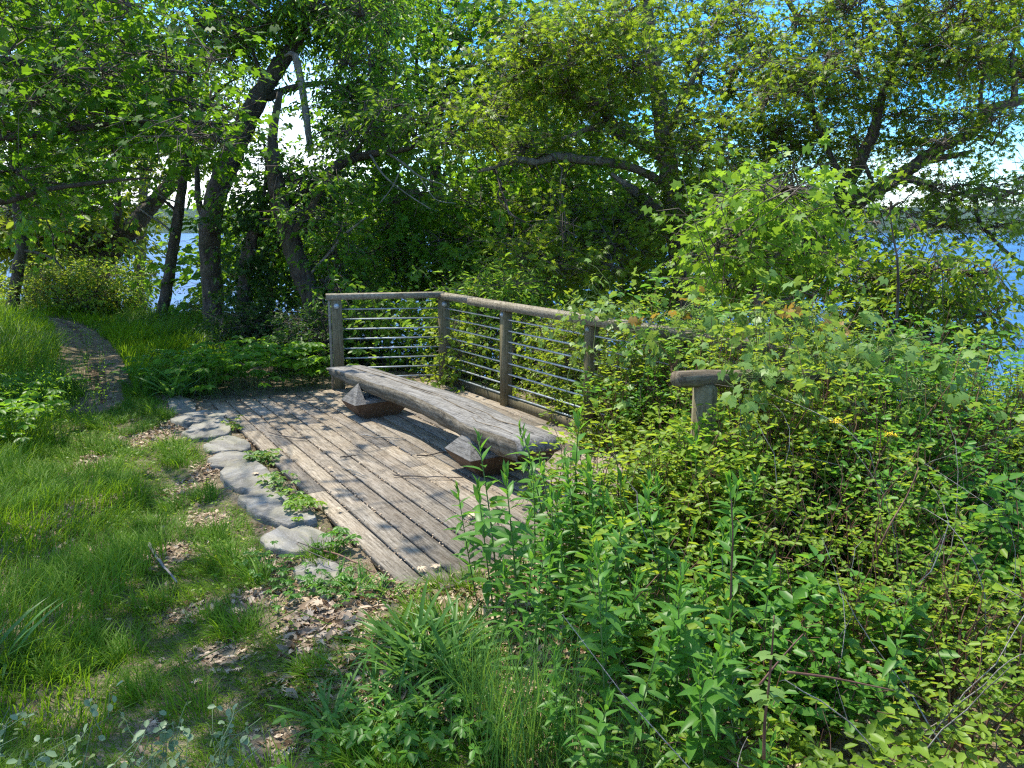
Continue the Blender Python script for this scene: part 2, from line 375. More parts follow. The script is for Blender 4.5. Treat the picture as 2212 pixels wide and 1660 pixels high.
# ---------------------------------------------------------------- setting
def sheet(name, xs, ys, zf, mat):
    X, Y = np.meshgrid(xs, ys); n, m = X.shape; g = G()
    V = np.stack([X, Y, zf(X, Y)], -1)
    i = (np.arange(n-1)*m)[:, None]; j = np.arange(m-1)[None]
    q = np.stack([i+j, i+j+1, i+m+j+1, i+m+j], -1).reshape(-1, 4)
    g.add(V, [q]); return tag(g.build(name, mat, smooth=True), kind='structure')
xs = np.concatenate([[-4000, -2000, -900, -300, -100, -50, -30], np.arange(-22, 22.01, .2), [30, 50, 100, 300, 900, 2000, 4000]])
ys = np.concatenate([[-300, -100, -40, -15, -6], np.arange(-3, 24, .2), [30, 40, 55, 80, 140, 400, 1200, 2100, 3000]])
dx_, dy_ = np.array([.86, .511]), np.array([-.511, .86])     # deck axes: across and along the boards
B0 = np.array([-.57, 3.82])
def deck_local(x, y):
    return (x-B0[0])*dx_[0]+(y-B0[1])*dx_[1], (x-B0[0])*dy_[0]+(y-B0[1])*dy_[1]
def on_deck(x, y, m=0.):
    a, b = deck_local(x, y)
    return (a > -m) & (a < 2.62+m) & (b > -m) & (b < 5.1+m)
def ground_z(x, y):
    return gz(x, y)-np.where(on_deck(x, y, -.12), .16, 0)
sheet('ground', xs, ys, ground_z, 'ground')
sheet('river', np.linspace(-4000, 4000, 3), np.linspace(15, 2150, 3), lambda X, Y: X*0-25., 'water')
def hillz(X, Y):
    d = np.clip((Y-2090)/520, 0, 1)
    h = 74+9*np.sin(X/620.+1)+5*np.sin(X/210.)+2.2*np.sin(X/47.)+1.5*np.sin(X/23.+Y/30)
    return -27+h*np.sqrt(d)+np.where(d > 0, 1, 0)*(2.6*np.sin(X/11.+Y/17.)*np.sin(Y/13.-X/19.)+1.6*np.sin(X/5.3+Y*.2))
sheet('hills', np.linspace(-2600, 2600, 900), np.concatenate([[2080, 2090], np.linspace(2095, 2700, 60)]), hillz, 'hill')
g = G(); box(g, (0, 1400, 20), 8200, 3600, 100)
def haze():
    m, nt, o = newmat('river_haze'); v = nt.nodes.new('ShaderNodeVolumePrincipled')
    v.inputs['Color'].default_value = (.66, .84, 1, 1); v.inputs['Density'].default_value = .00005
    nt.links.new(v.outputs[0], o.inputs['Volume']); M['haze'] = m
haze()
tag(g.build('haze', 'haze'), kind='stuff')
# path
def path_sheet():
    l = [gp(*p) for p in ((170, 866), (168, 820), (160, 780), (148, 750), (128, 728), (80, 712), (-40, 702))]
    r = [gp(*p) for p in ((272, 866), (258, 820), (246, 780), (228, 750), (205, 731), (160, 715), (60, 706))]
    l = spline(l, 40); r = spline(r, 40); g = G(); k = 9
    t = np.linspace(0, 1, k)[None, :, None]
    V = l[:, None]*(1-t)+r[:, None]*t
    V[:, :, 2] = gz(V[..., 0], V[..., 1])+.012+.02*(.5-np.abs(t[..., 0]-.5))-.02
    i = (np.arange(39)*k)[:, None]; j = np.arange(k-1)[None]
    g.add(V, [np.stack([i+j, i+j+1, i+k+j+1, i+k+j], -1).reshape(-1, 4)])
    return tag(g.build('path', 'path', smooth=True), kind='structure'), l, r
PATH, PL, PR = path_sheet()
def in_path(x, y, m=0.):
    o = np.argsort(PL[:, 1])
    xl = np.interp(y, PL[o, 1], PL[o, 0]); xr = np.interp(y, PR[np.argsort(PR[:, 1]), 1], PR[np.argsort(PR[:, 1]), 0])
    return (y > PL[0, 1]-.4) & (x > xl+m) & (x < xr-m)
# ---------------------------------------------------------------- deck
DROT = math.atan2(dx_[1], dx_[0])
def dw(a, b, z=0.): return np.array([B0[0]+a*dx_[0]+b*dy_[0], B0[1]+a*dx_[1]+b*dy_[1], z])
deck = thing('viewing_deck', 'weathered grey plank deck under the log bench beside the river railing', 'deck', (*B0, 0), DROT)
g = G(); crumbs = G(); BW = .144
for i in range(18):
    a = (i+.5)*BW+.01; front = U(-.05, .05)+(0, -.11, -.09, -.02)[min(i, 3)]; back = 5.12-.15*a/2.6+U(-.03, .03)
    cuts = [front]+sorted(U(.9, 4.4, 1 if i % 3 else 2).tolist())+[back]
    for q in range(len(cuts)-1):
        l = cuts[q+1]-cuts[q]-.004
        n = 9; c = dw(a, (cuts[q]+cuts[q+1])/2, -.019+U(-.003, .003))
        box(g, c, BW-U(.009, .017), l, .038, DROT+U(-.0012, .0012), U(0, 1), 0, .004)
    m = rng.poisson(230); b = np.abs(U(-.0, 5., m)); keep = np.sin(b*2.1+i*2.3)+np.sin(b*5.3+i)+U(-1.3, 1.3, m) > -.5; b = b[keep]; m = len(b)
    P = dw(0, 0)+np.outer(i*BW+.01+rng.normal(size=m)*.006, [*dx_, 0])+np.outer(b, [*dy_, 0])+np.array([0, 0, 1.])*U(-.006, .004, m)[:, None]
    stamp(crumbs, 'round', P, rng.normal(size=(m, 3))*[1, 1, .2], UP+rng.normal(size=(m, 3))*.5, U(.007, .018, m), U(.3, 1, m))
g.build('decking', 'deck', deck)
g = G()
for a in (.07, .9, 1.75, 2.5): box(g, dw(a, 2.55, -.12), .05, 5.0, .155, DROT)
g.build('joist', 'brown', deck)
g = G(); box(g, dw(2.63, 2.3, .035), .10, 4.9, .11, DROT, .2, 0, .008); g.build('kerb_beam', 'post', deck)
tag(crumbs.build('plank_gap_debris', 'litter'), kind='stuff')
# ---------------------------------------------------------------- railing
LP, CPp = np.array([-1.95, 8.88]), np.array([-.78, 9.14])
RAILP = [CPp, np.array([-.06, 8.02]), np.array([.69, 6.87]), np.array([1.26, 5.98]), np.array([1.78, 5.17])]
rl = thing('deck_railing', 'wooden railing with eight galvanised rods around the deck corner', 'railing', (*CPp, 0), 0)
def beam(g, A, B, w, h, tint=.5, ch=.006):
    A = np.array(A); B = np.array(B); d = B-A; L = np.linalg.norm(d[:2]); n = 2
    a = math.atan2(d[1], d[0])-math.pi/2
    box(g, (A+B)/2, w, L, h, a, tint, 0, ch)
d1 = nz(CPp-LP); d2 = nz(RAILP[1]-CPp); n1 = np.array([-d1[1], d1[0]]); n2 = np.array([-d2[1], d2[0]])
if n1[1] > 0: n1 = -n1
if n2[0] > 0: n2 = -n2
def up3(p, z): return np.array([p[0], p[1], z])
a1, a2 = math.atan2(d1[1], d1[0])-math.pi/2, math.atan2(d2[1], d2[0])-math.pi/2
posts = [(LP, a1, 1.015, .115)]+[(CPp, a2, 1.0, .10)]+[(p, a2, 1.0, .092) for p in RAILP[1:]]
PO = []
for p, a, h, w in posts:
    g = G(); box(g, up3(p, h/2-.08), w, w, h+.16, a, U(.3, .7), 0, .006); po = g.build('post', 'post', rl); FRAME[po.name] = FRAME[rl.name]; PO.append(po)
g = G(); box(g, up3(LP-d1*.078, .46), .10, .03, 1.14, a1, .9, 0, .004); g.build('trim_board', 'rail', rl)
g = G(); beam(g, up3(LP-d1*.11-n1*.0, 1.046), up3(CPp+n1*.0-d1*.0, 1.028), .13, .062, .75); g.build('top_rail', 'rail', rl)
s0 = CPp-d2*.05; s1 = CPp+d2*.66; s2 = RAILP[4]+d2*.1
g = G(); beam(g, up3(s0, 1.024), up3(s1, 1.024), .13, .062, .65); g.build('top_rail', 'rail', rl)
g = G(); beam(g, up3(s1+d2*.004, 1.017), up3(s2, 1.017), .138, .07, .55); g.build('top_rail', 'rail', rl)
for k in range(8):
    z = .884-.1107*k
    g = G(); tube(g, [up3(LP, z+.012), up3(CPp, z)], .0082, 8); g.build('steel_rod', 'steel', rl, True)
    g = G(); tube(g, [up3(CPp, z), up3(s2, z)], .009, 8); g.build('steel_rod', 'steel', rl, True)
for (p, n_, w), po in zip(((LP, n1, .115), (CPp, n1, .12), (RAILP[1], n2, .092), (RAILP[2], n2, .092)), PO):
    g = G(); q = p+n_*(w/2)
    big = .031 if w > .1 else .024
    tube(g, [up3(q, .935), up3(q+n_*.006, .935), up3(q+n_*.018, .935), up3(q+n_*.024, .935)], [big, big, big*.55, big*.2], 14)
    g.build('bolt_head', 'steel', po, True)
# ---------------------------------------------------------------- bench
Fr = np.array([(-1.9, 8.03), (-1.71, 7.80), (-1.3, 7.30), (-.92, 6.81), (-.645, 6.31), (-.47, 5.98), (-.345, 5.72), (-.17, 5.48), (.02, 5.22)])
Bk = np.array([(-1.58, 8.20), (-1.40, 7.98), (-1.02, 7.50), (-.63, 6.99), (-.33, 6.50), (-.115, 6.12), (.02, 5.88), (.16, 5.64), (.31, 5.36)])
bo = np.array([-.8, 6.7, 0]); ba = math.atan2(2.65, -1.9)-math.pi/2
bench = thing('log_bench', 'long curved half-log bench on two carved wooden blocks', 'bench', tuple(bo), ba)
g = G(); n = 46; ns = 22
fs, bs = spline(Fr, n), spline(Bk, n)
DEP = np.interp(np.linspace(0, 1, n), [0, .06, .2, .5, .7, .78, .9, 1], [.075, .115, .165, .19, .19, .18, .195, .19])
ring = []
for i in range(n):
    c = (fs[i]+bs[i])/2; wv = (bs[i]-fs[i])/2; dep = DEP[i]; zt = .392+.006*math.sin(i*.33)
    row = []
    for k in range(ns):
        if k < 7:                                                     # flat sawn top, front to back
            s = -1+2*k/6; z = zt-.004*abs(s)**8+.0018*rng.normal(); e = s
            row.append((*(c+wv*e), z))
        else:
            th = math.pi*(k-6)/(ns-6); cth = math.cos(th)
            bul = 1.0+.04*math.sin(th)**.5*(1 if True else 0)*max(0, 1-abs(th-math.pi/2)/1.9)
            e = cth*bul; z = zt-.012-dep*math.sin(th)**.72
            jit = .004*rng.normal(); row.append((*(c+wv*(e+jit*3)), z+jit))
    ring.append(row)
V = np.array(ring)
# far end undercut; near end: chamfer above and undercut below
dirn = nz(np.append(fs[-1]-fs[-4], 0)); dirf = nz(np.append(fs[0]-fs[3], 0))
end = V[-1].copy(); zt = .392
tip = end.copy(); tip[:, 2] = np.minimum(tip[:, 2], zt); 
up_ = end[:, 2] > zt-.06
tip[:] = end+dirn*.0
wid = nz(np.append(bs[-1]-fs[-1], 0))
chamf = end.copy(); chamf[:7] += dirn*.05; chamf[:7, 2] -= .085; chamf[7:] += dirn*np.clip(.05-(zt-.085-end[7:, 2:3])*1.5, -.16, .05); chamf[7:, 2] = np.minimum(chamf[7:, 2], zt-.085)
und = chamf
Vall = np.concatenate([V, und[None]])
f0 = V[0].copy(); f0[7:] += dirf*np.clip((V[0][7:, 2:3]-.392)*1.6, -.2, 0)
Vall = np.concatenate([f0[None]-dirf*0, Vall[1:]])
N_ = len(Vall); i = (np.arange(N_-1)*ns)[:, None]; j = np.arange(ns)[None]; k = (j+1) % ns
q = np.stack([i+j, i+k, i+ns+k, i+ns+j], -1)[..., ::-1]
q = q.reshape(-1, 4); kk = np.tile(np.arange(ns), N_-1); top = (kk < 6)
g.add(Vall, [q[top]], .62); g.F.append(q[~top]); g.MI.append(np.full((~top).sum(), 2))
# end caps: near tip fan (fresh brown undercut), far end
last = (N_-1)*ns
g.F.append(np.array([np.arange(ns)])); g.MI.append(np.full(1, 0))
und_c = Vall[-1][7:].copy(); inner = und_c-dirn*.10; inner[:, 2] -= .0
g.F.append(np.array([np.arange(last, last+ns)[::-1]])); g.MI.append(np.full(1, 1))
seat = g.build('seat', ['bench', 'brown', 'logside'], bench)
# drying cracks along the top
g = G()
for off, a, b, w in ((.1, 3, 22, .0035), (-.1, 14, 34, .003), (.35, 24, 44, .004), (-.4, 30, 43, .003), (.6, 5, 15, .003)):
    ii = np.arange(a, b); c = (fs[ii]+bs[ii])/2+(bs[ii]-fs[ii])/2*(off+.05*np.sin(ii*.7)[:, None])
    P = np.concatenate([c, np.full((len(ii), 1), .3935)], 1); P[:, 2] += .006*np.sin(ii*.33)
    tube(g, P, 1.35*w*np.sin(np.linspace(.1, 3.0, len(ii)))**.7+.0004, 4, .3)
g.build('drying_crack', 'oldlog', bench)
def support(L, Fp, length, apexd, zr, za):
    """carved block: hull widening from its foot to a sharp rim, hipped top"""
    L = np.array(L); Fp = np.array(Fp); wv = Fp-L; m = (L+Fp)/2; w = np.linalg.norm(wv); wu = wv/w
    au = np.array([-wu[1], wu[0]]);  au = au if au[1] > 0 else -au
    def p(a, s, z): return (*(m+au*a+wu*(s*w/2)), z)
    ro = thing_part('support', bench)
    g = G()
    def quad(*pts): 
        V = np.array(pts); g.add(V, [np.array([range(len(V))])], .5, quad.mi)
    l = length; fa, fb = .13, l-.12
    quad.mi = 1
    foot = [p(fa, -.62, -.001), p(fa, .62, -.001), p(fb, .62, -.001), p(fb, -.62, -.001)]
    rim = [p(0, -1, zr), p(0, 1, zr), p(l, 1, zr), p(l, -1, zr)]
    mid = [p(.045, -.86, zr*.55), p(.045, .86, zr*.55), p(l-.04, .86, zr*.55), p(l-.04, -.86, zr*.55)]
    for A, B in ((foot, mid), (mid, rim)):
        for x in range(4):
            y = (x+1) % 4; quad(A[x], A[y], B[y], B[x])
    hull = g.build('hull', 'brown', ro); 
    g = G(); quad.mi = 0
    # hipped top, front and back halves, cut upright where the log lies
    for s in (0, 1):
        A = (lambda a: a) if s == 0 else (lambda a: l-a)
        ap = p(A(apexd), 0, za); r0, r1 = p(A(0), -1, zr+.002), p(A(0), 1, zr+.002)
        c0, c1 = p(A(apexd), -1, zr+.002), p(A(apexd), 1, zr+.002)
        T = [(r0, r1, ap), (r1, c1, ap), (c0, r0, ap), (c1, c0, ap)]
        for t in T: g.add(np.array(t), [np.array([(0, 1, 2) if s == 0 else (2, 1, 0)])], .35)
    sad = [p(apexd, -1, zr+.002), p(apexd, 1, zr+.002), p(l-apexd, 1, zr+.002), p(l-apexd, -1, zr+.002)]
    g.add(np.array(sad+[(a[0], a[1], a[2]+.03) for a in sad]), [np.array([(4, 5, 6, 7), (0, 1, 5, 4), (1, 2, 6, 5), (2, 3, 7, 6), (3, 0, 4, 7)])], .2)
    g.build('hipped_top', 'bench', ro)
def thing_part(name, parent):
    o = bpy.data.objects.new(name, None); COL.objects.link(o); o.parent = parent; FRAME[o.name] = FRAME[parent.name]
    o.empty_display_size = .1; return o
support((-.515, 5.87), (-.30, 5.515), .56, .115, .158, .345)
support((-1.66, 7.58), (-1.47, 7.31), .60, .115, .155, .335)
# ---------------------------------------------------------------- post and round-rail fence, far right of the deck
fp = [(1.04, 4.22), (2.12, 4.83), (3.3, 5.3)]
g0 = ('left', 'right')
def fence_post(x, y, h, lab):
    g = G(); w = .066
    r8 = [(math.cos(R(22.5+45*k)), math.sin(R(22.5+45*k))) for k in range(8)]
    z0 = float(gz(x, y))-.1
    V = np.array([(x+a*w, y+b*w, z0) for a, b in r8]+[(x+a*w, y+b*w, h-.03) for a, b in r8]+[(x+a*w*.45, y+b*w*.45, h) for a, b in r8])
    q = [(r*8+k, r*8+(k+1) % 8, r*8+8+(k+1) % 8, r*8+8+k) for r in range(2) for k in range(8)]
    g.add(V, [np.array(q), np.arange(16, 24)[None]], .5)
    tag(g.build('fence_post', 'post', frame=(x, y, z0, 0)), lab, 'fence post', 'posts of the round-rail fence')
fence_post(*fp[0], 1.0, 'squat greenish fence post with chamfered top under the sawn rail end')
fence_post(*fp[1], .84, 'dark fence post standing deep in the brambles right of the sawn rail end')
def round_rail(A, B, r, lab):
    g = G(); n = 14; t = np.linspace(0, 1, n)[:, None]; P = np.array(A)*(1-t)+np.array(B)*t; P += rng.normal(size=(n, 3))*.004
    rr = np.full(n, r); rr[0] = r*.93; P[0] += (P[1]-P[0])*.0
    th = nz(np.array(B)-np.array(A)); tube(g, P, rr, 12, .04)
    mid = tuple((np.array(A)+np.array(B))/2)
    tag(g.build('round_rail', 'oldlog', frame=(*mid, math.atan2(th[1], th[0]))), lab, 'fence rail')
round_rail((.86, 4.12, 1.035), (1.98, 4.78, .93), .046, 'dark round fence rail with sawn end resting over the squat post')
round_rail((1.06, 4.33, .62), (2.1, 4.93, .64), .045, 'lower round fence rail half hidden by brambles')
# ---------------------------------------------------------------- edging stones, traced on the ground in plan
def stone(outline, h, lab, seed):
    r2 = np.random.default_rng(seed)
    o = np.array([gp(*p)[:2] for p in outline]); c = o.mean(0); m = 26
    oc = np.vstack([o, o[:1]]); tt = np.linspace(0, len(o), m, endpoint=False); ii = tt.astype(int); o = .8*(oc[ii]+(oc[ii+1]-oc[ii])*(tt-ii)[:, None])+.2*spline(oc, m+1)[:m]
    o = c+(o-c)*(1.17+r2.normal(size=(m, 1))*.06)
    g = G(); rows = []
    base = float(gz(*c)); tilt = r2.normal(size=2)*.035
    for s, z in ((1.05, -.09), (1.03, -.02), (1.012, h*.45), (.995, h*.78), (.97, h*.84), (.66, h*.86), (.34, h*.88)):
        P = c+(o-c)*s; zz = base+.018+(z*.40 if z > 0 else z)+((P-c)@tilt if z > 0 else 0)+(r2.normal(size=m)*.005 if z > 0 else 0)
        rows.append(np.concatenate([P, np.broadcast_to(zz, (m,))[:, None]], 1))
    V = np.concatenate(rows); i = (np.arange(len(rows)-1)*m)[:, None]; j = np.arange(m)[None]; k = (j+1) % m
    q = np.stack([i+j, i+k, i+m+k, i+m+j], -1).reshape(-1, 4)
    g.add(V, [q, np.arange((len(rows)-1)*m, len(rows)*m)[None]])
    tag(g.build('edging_stone', 'stone', frame=(*c, base, U(0, 3))), lab, 'stone', 'flat stones along the deck edge')
STONES = [
    ([(365, 868), (392, 862), (415, 872), (418, 886), (395, 895), (372, 884)], .04, 'farthest pale edging stone, nearest the leafy plants'),
    ([(375, 905), (420, 890), (470, 885), (482, 896), (445, 908), (405, 912)], .05, 'narrow white slab of stone second from the far deck corner'),
    ([(402, 935), (430, 918), (475, 905), (488, 918), (490, 936), (455, 944), (420, 946)], .09, 'hump-backed grey edging stone with a raised rim'),
    ([(447, 962), (470, 946), (510, 945), (535, 963), (530, 972), (490, 972), (452, 975)], .05, 'buff coloured edging stone left of the deck gap'),
    ([(460, 994), (480, 980), (525, 980), (548, 985), (545, 1002), (500, 1006), (464, 1008)], .05, 'pale blue-grey flat edging stone under the small creeper'),
    ([(484, 1028), (505, 1008), (548, 1003), (580, 1025), (592, 1050), (555, 1064), (508, 1056)], .05, 'large smooth grey edging stone with a fallen oak leaf on it'),
    ([(525, 1085), (555, 1072), (600, 1072), (618, 1082), (668, 1108), (660, 1122), (610, 1128), (560, 1112)], .05, 'broad edging stone crossed by a thin stick'),
    ([(572, 1160), (610, 1132), (660, 1128), (705, 1152), (714, 1170), (690, 1180), (640, 1186), (590, 1178)], .055, 'streaked grey edging stone beside the widest deck gap'),
    ([(640, 1232), (665, 1205), (705, 1208), (735, 1228), (730, 1252), (690, 1262), (655, 1255)], .03, 'half-buried grey stone nearest the camera, patched with white'),
]
for k, s in enumerate(STONES): stone(*s, 40+k)
SPOLY = [np.array([gp(*p)[:2] for p in s[0]]) for s in STONES]
def on_stone(x, y):
    r = np.zeros(len(x), bool)
    for o in SPOLY: r |= (np.hypot(x-o[:, 0].mean(), y-o[:, 1].mean()) < .8*np.abs(o-o.mean(0)).max())
    return r
# small rocks at the foot of the far trunk
def rock(u, v, Y, s, lab):
    c = pt(u, v, Y); g = G(); n, m = 7, 12
    th = np.linspace(0, np.pi, n)[:, None]; ph = np.linspace(0, 2*np.pi, m, endpoint=False)[None]
    r = s*(1+rng.normal(size=(n, m))*.13)
    V = np.stack([r*np.sin(th)*np.cos(ph)*1.5, r*np.sin(th)*np.sin(ph), r*np.cos(th)*.8+0*ph], -1).reshape(-1, 3)+c
    i = (np.arange(n-1)*m)[:, None]; j = np.arange(m)[None]; k = (j+1) % m
    g.add(V, [np.stack([i+j, i+m+j, i+m+k, i+k], -1).reshape(-1, 4)])
    tag(g.build('rock', 'stone', frame=(*c, 0)), lab, 'rock')
rock(365, 693, 14.6, .19, 'rounded rock at the foot of the slim leaning trunk')
rock(455, 738, 12.9, .22, 'pale flat rock at the base of the thick upright trunk')
rock(395, 725, 13.4, .17, 'pale low rock between the slim and the thick trunk')
# ---------------------------------------------------------------- trees
def limb(g, pts, to_ground=False, sides=9, rough=.05):
    P = np.array([pt(u, v, Y) for u, v, Y, w in pts]); r = np.array([w/2*Y/F for u, v, Y, w in pts])
    if to_ground:
        z = float(gz(P[0, 0], P[0, 1]))-.12
        if z < P[0, 2]-.02:
            P = np.vstack([[P[0, 0]-(P[1, 0]-P[0, 0])*.15, P[0, 1], z], P]); r = np.append(r[0]*1.18, r)
    n = max(8, len(P)*6); Q = spline(np.column_stack([P, r]), n)
    Q[:, 3] = np.maximum(Q[:, 3], .004)
    L = np.linalg.norm(P[-1]-P[0]); Q[1:-1, :3] += rng.normal(size=(n-2, 3))*(.002*L/10+.03*Q[1:-1, 3:4])
    tube(g, Q[:, :3], Q[:, 3], sides, rough)
    return Q
def tree(name, label, cat, limbs, clumps, leaf, mat, size, bark='bark', group=None, per=13, up=.75, hang=.3, tmean=.5, link=.6, base=None, dead=None, twr=.0058, ys=1.):
    limbs = [[(u, v, Y*ys, w) for u, v, Y, w in l] for l in limbs]; clumps = [(*c[:2], c[2]*ys, *c[3:5], c[5]*ys, *c[6:]) for c in clumps]
    first = limbs[0][0] if limbs else clumps[0]
    b = pt(*first[:3]); b[2] = gz(b[0], b[1])
    ro = thing(name, label, cat, tuple(float(a) for a in b), 0, group)
    gt = G(); Q = [limb(gt, l, i == 0) for i, l in enumerate(limbs)]
    if limbs: gt.build('trunk', bark, ro, True)
    if dead:
        gd = G()
        for l in dead: limb(gd, l, False, 6)
        gd.build('dead_limb', 'dead', ro, True)
    if clumps:
        gl = G(); tw = G(); S = np.concatenate(Q)[:, :3] if Q else None
        for cl in clumps:
            u, v, Y, ru, rv, dY, n = cl[:7]
            c = pt(u, v, Y); rad = np.array([ru*Y/F, dY, rv*Y/F])
            if S is not None and link:
                d = np.linalg.norm((S-c)*np.array([1, .8, 1.2]), axis=1); i = np.argsort(d)[:6]; a = S[rng.choice(i)]
                dd = np.linalg.norm(c-a)
                if dd > .25: twigs(tw, a[None], c[None], (min(.045, .014+.012*dd)*link if dd < 2.2 else .010), .009, .12, 8)
                k = 5
                e = c+ball(k)*rad*.8
                twigs(tw, np.repeat(c[None], k, 0), e, .013, .004, .12, 5)
            foliage(gl, tw, c, rad, n, cl[7] if len(cl) > 7 else size, leaf, per, up, hang, tmean, 0, twr)
        if tw.n:
            for f, V in ((0, 0),): pass
            off = gl.n
            gl.V += tw.V; gl.T += tw.T; gl.F += [f+off for f in tw.F]; gl.MI += [np.full(len(f), 1) for f in tw.F]; gl.n += tw.n
        gl.build('crown', [mat, 'twig'], ro)
    return ro
def C(u, v, Y, ru, rv, dY, n, *s): return (u, v, Y, ru, rv, dY, n, *s)
def grid(u0, u1, v0, v1, Y, k, ru, rv, dY, n, jit=.35, Yj=1.0):
    """k clumps spread irregularly over a picture window at about depth Y"""
    out = []
    m = max(1, int(round(math.sqrt(k*(u1-u0)/max(1, v1-v0))))); q = int(math.ceil(k/m))
    for a in range(m):
        for b in range(q):
            s = U(.7, 1.3)
            out.append(C(u0+(u1-u0)*(a+.5+U(-jit, jit))/m, v0+(v1-v0)*(b+.5+U(-jit, jit))/q, Y+U(-Yj, Yj), ru*s, rv*s, dY*s, int(n*s*s)))
    return out
# left: dark trunk by the path
tree('trail_tree', 'dark slender tree at the far left, its trunk curving up behind the tall grass', 'tree',
     [[(22, 700, 15, 30), (30, 640, 15, 25), (38, 590, 15, 24), (48, 530, 15, 24), (38, 450, 15, 22), (30, 385, 15, 20), (38, 310, 14.8, 18), (55, 210, 14.6, 17), (75, 120, 14.4, 16), (150, 53, 14.2, 14), (226, 20, 14, 12), (290, -30, 13.8, 8)],
      [(45, 270, 14.8, 9), (133, 118, 14.2, 9), (233, 97, 13.8, 7), (300, 66, 13.4, 4)], [(42, 540, 15, 6), (85, 548, 14.8, 6), (115, 560, 14.6, 5), (135, 580, 14.5, 4)]],
     grid(-40, 330, -40, 330, 14.5, 18, 70, 40, 1., 330)+grid(-20, 200, 330, 470, 14.5, 4, 55, 30, .8, 240)+grid(-100, 420, -420, -60, 14, 10, 90, 60, 1.2, 420), 'maple', 'mid', .13, hang=.3)
# left: many-stemmed tree on the brink
tree('forked_tree', 'thick forked tree leaning right on the brink behind the yellow-green shrub', 'tree',
     [[(196, 610, 19, 60), (185, 570, 19, 52), (168, 520, 19, 36), (160, 450, 19, 28), (168, 380, 19, 22), (150, 300, 19, 15), (160, 220, 19, 8)],
      [(205, 600, 19, 50), (235, 555, 19, 44), (270, 510, 19, 40), (308, 465, 19.2, 36), (340, 430, 19.4, 32), (395, 370, 19.6, 26), (450, 315, 19.8, 18), (500, 240, 20, 9)],
      [(185, 560, 19, 30), (215, 515, 18.8, 26), (245, 490, 18.6, 20), (255, 440, 18.4, 14), (250, 360, 18.4, 8)],
      [(120, 545, 18, 8), (95, 470, 18, 9), (70, 430, 18, 8), (20, 400, 18, 5)]],
     grid(60, 480, 150, 400, 19.5, 15, 64, 34, 1.2, 360)+grid(240, 330, 500, 640, 19, 4, 40, 28, .8, 200)+grid(40, 340, 390, 560, 20.5, 11, 48, 30, .9, 240)+grid(-60, 60, 420, 640, 20, 4, 44, 40, .9, 260), 'oval', 'shrub', .14, hang=.4, tmean=.45)
# left: slim leaning trunk
tree('slim_tree', 'slim dark trunk leaning right against the bright water left of the path end', 'tree',
     [[(348, 700, 14.6, 30), (354, 660, 14.6, 26), (364, 600, 14.6, 24), (373, 540, 14.6, 23), (384, 470, 14.6, 22), (392, 415, 14.6, 20), (403, 330, 14.6, 16), (415, 250, 14.6, 14), (410, 150, 14.6, 11), (425, 50, 14.6, 7)],
      [(410, 300, 14.6, 9), (440, 240, 14.4, 7), (480, 190, 14.2, 5), (520, 165, 14, 3)], [(386, 460, 14.6, 7), (345, 430, 14.4, 5), (300, 440, 14.2, 3)]],
     grid(300, 470, 60, 300, 14.6, 8, 48, 28, .8, 280)+grid(320, 420, 350, 400, 14.4, 2, 36, 18, .5, 130), 'oval', 'mid', .10,
     dead=[[(378, 508, 14.5, 6), (345, 480, 14.4, 5), (318, 464, 14.3, 4), (290, 440, 14.2, 2)], [(390, 440, 14.5, 5), (350, 425, 14.2, 3), (312, 395, 14, 2)]])
# thick upright trunk that bends right
tree('bent_tree', 'thick trunk rising straight then bending right, framed by a patch of white sky', 'tree',
     [[(462, 735, 13.2, 52), (461, 690, 13.2, 46), (459, 630, 13.2, 44), (455, 560, 13.2, 43), (453, 500, 13.2, 46), (462, 440, 13.2, 44), (484, 378, 13.2, 46), (510, 315, 13.2, 44), (540, 250, 13.2, 42), (575, 185, 13.2, 36), (610, 132, 13.2, 32), (640, 90, 13.2, 28), (665, 30, 13.2, 22), (700, -40, 13.2, 14)],
      [(578, 212, 13.2, 18), (610, 197, 13.2, 15), (650, 186, 13.1, 13), (700, 180, 13, 10), (750, 186, 12.8, 7), (800, 160, 12.6, 4)],
      [(455, 500, 13.2, 18), (430, 440, 13.3, 14), (425, 370, 13.4, 11), (415, 300, 13.5, 8), (440, 220, 13.5, 5)],
      [(575, 190, 13.2, 9), (560, 150, 13.3, 7), (540, 90, 13.3, 5), (545, 30, 13.4, 3)]],
     grid(430, 860, -30, 90, 13.2, 15, 58, 32, .9, 370)+grid(720, 860, 110, 330, 13, 7, 50, 36, .7, 330)+grid(470, 560, 30, 160, 13.6, 4, 40, 30, .7, 200)+[C(580, 340, 13.4, 36, 24, .5, 160), C(620, 385, 13.2, 45, 28, .6, 220), C(550, 420, 13, 46, 22, .5, 190), C(440, 300, 13.4, 30, 36, .5, 150)]+grid(430, 800, -400, -60, 13.2, 8, 85, 60, 1.1, 420), 'narrow', 'mid', .115, hang=.4, tmean=.55)
g = G(); Q = limb(g, [(637, 118, 12.6, 13), (645, 150, 12.6, 15), (655, 205, 12.6, 15), (663, 265, 12.6, 14), (671, 335, 12.6, 12)], False, 8)
limb(g, [(638, 120, 12.6, 10), (628, 116, 12.6, 9), (615, 122, 12.7, 4)], False, 6)
o = g.build('dead_branch', 'dead', frame=(*Q[-1, :3], 0), smooth=True); tag(o, 'bare bleached dead branch hanging upright in the white sky gap', 'branch')
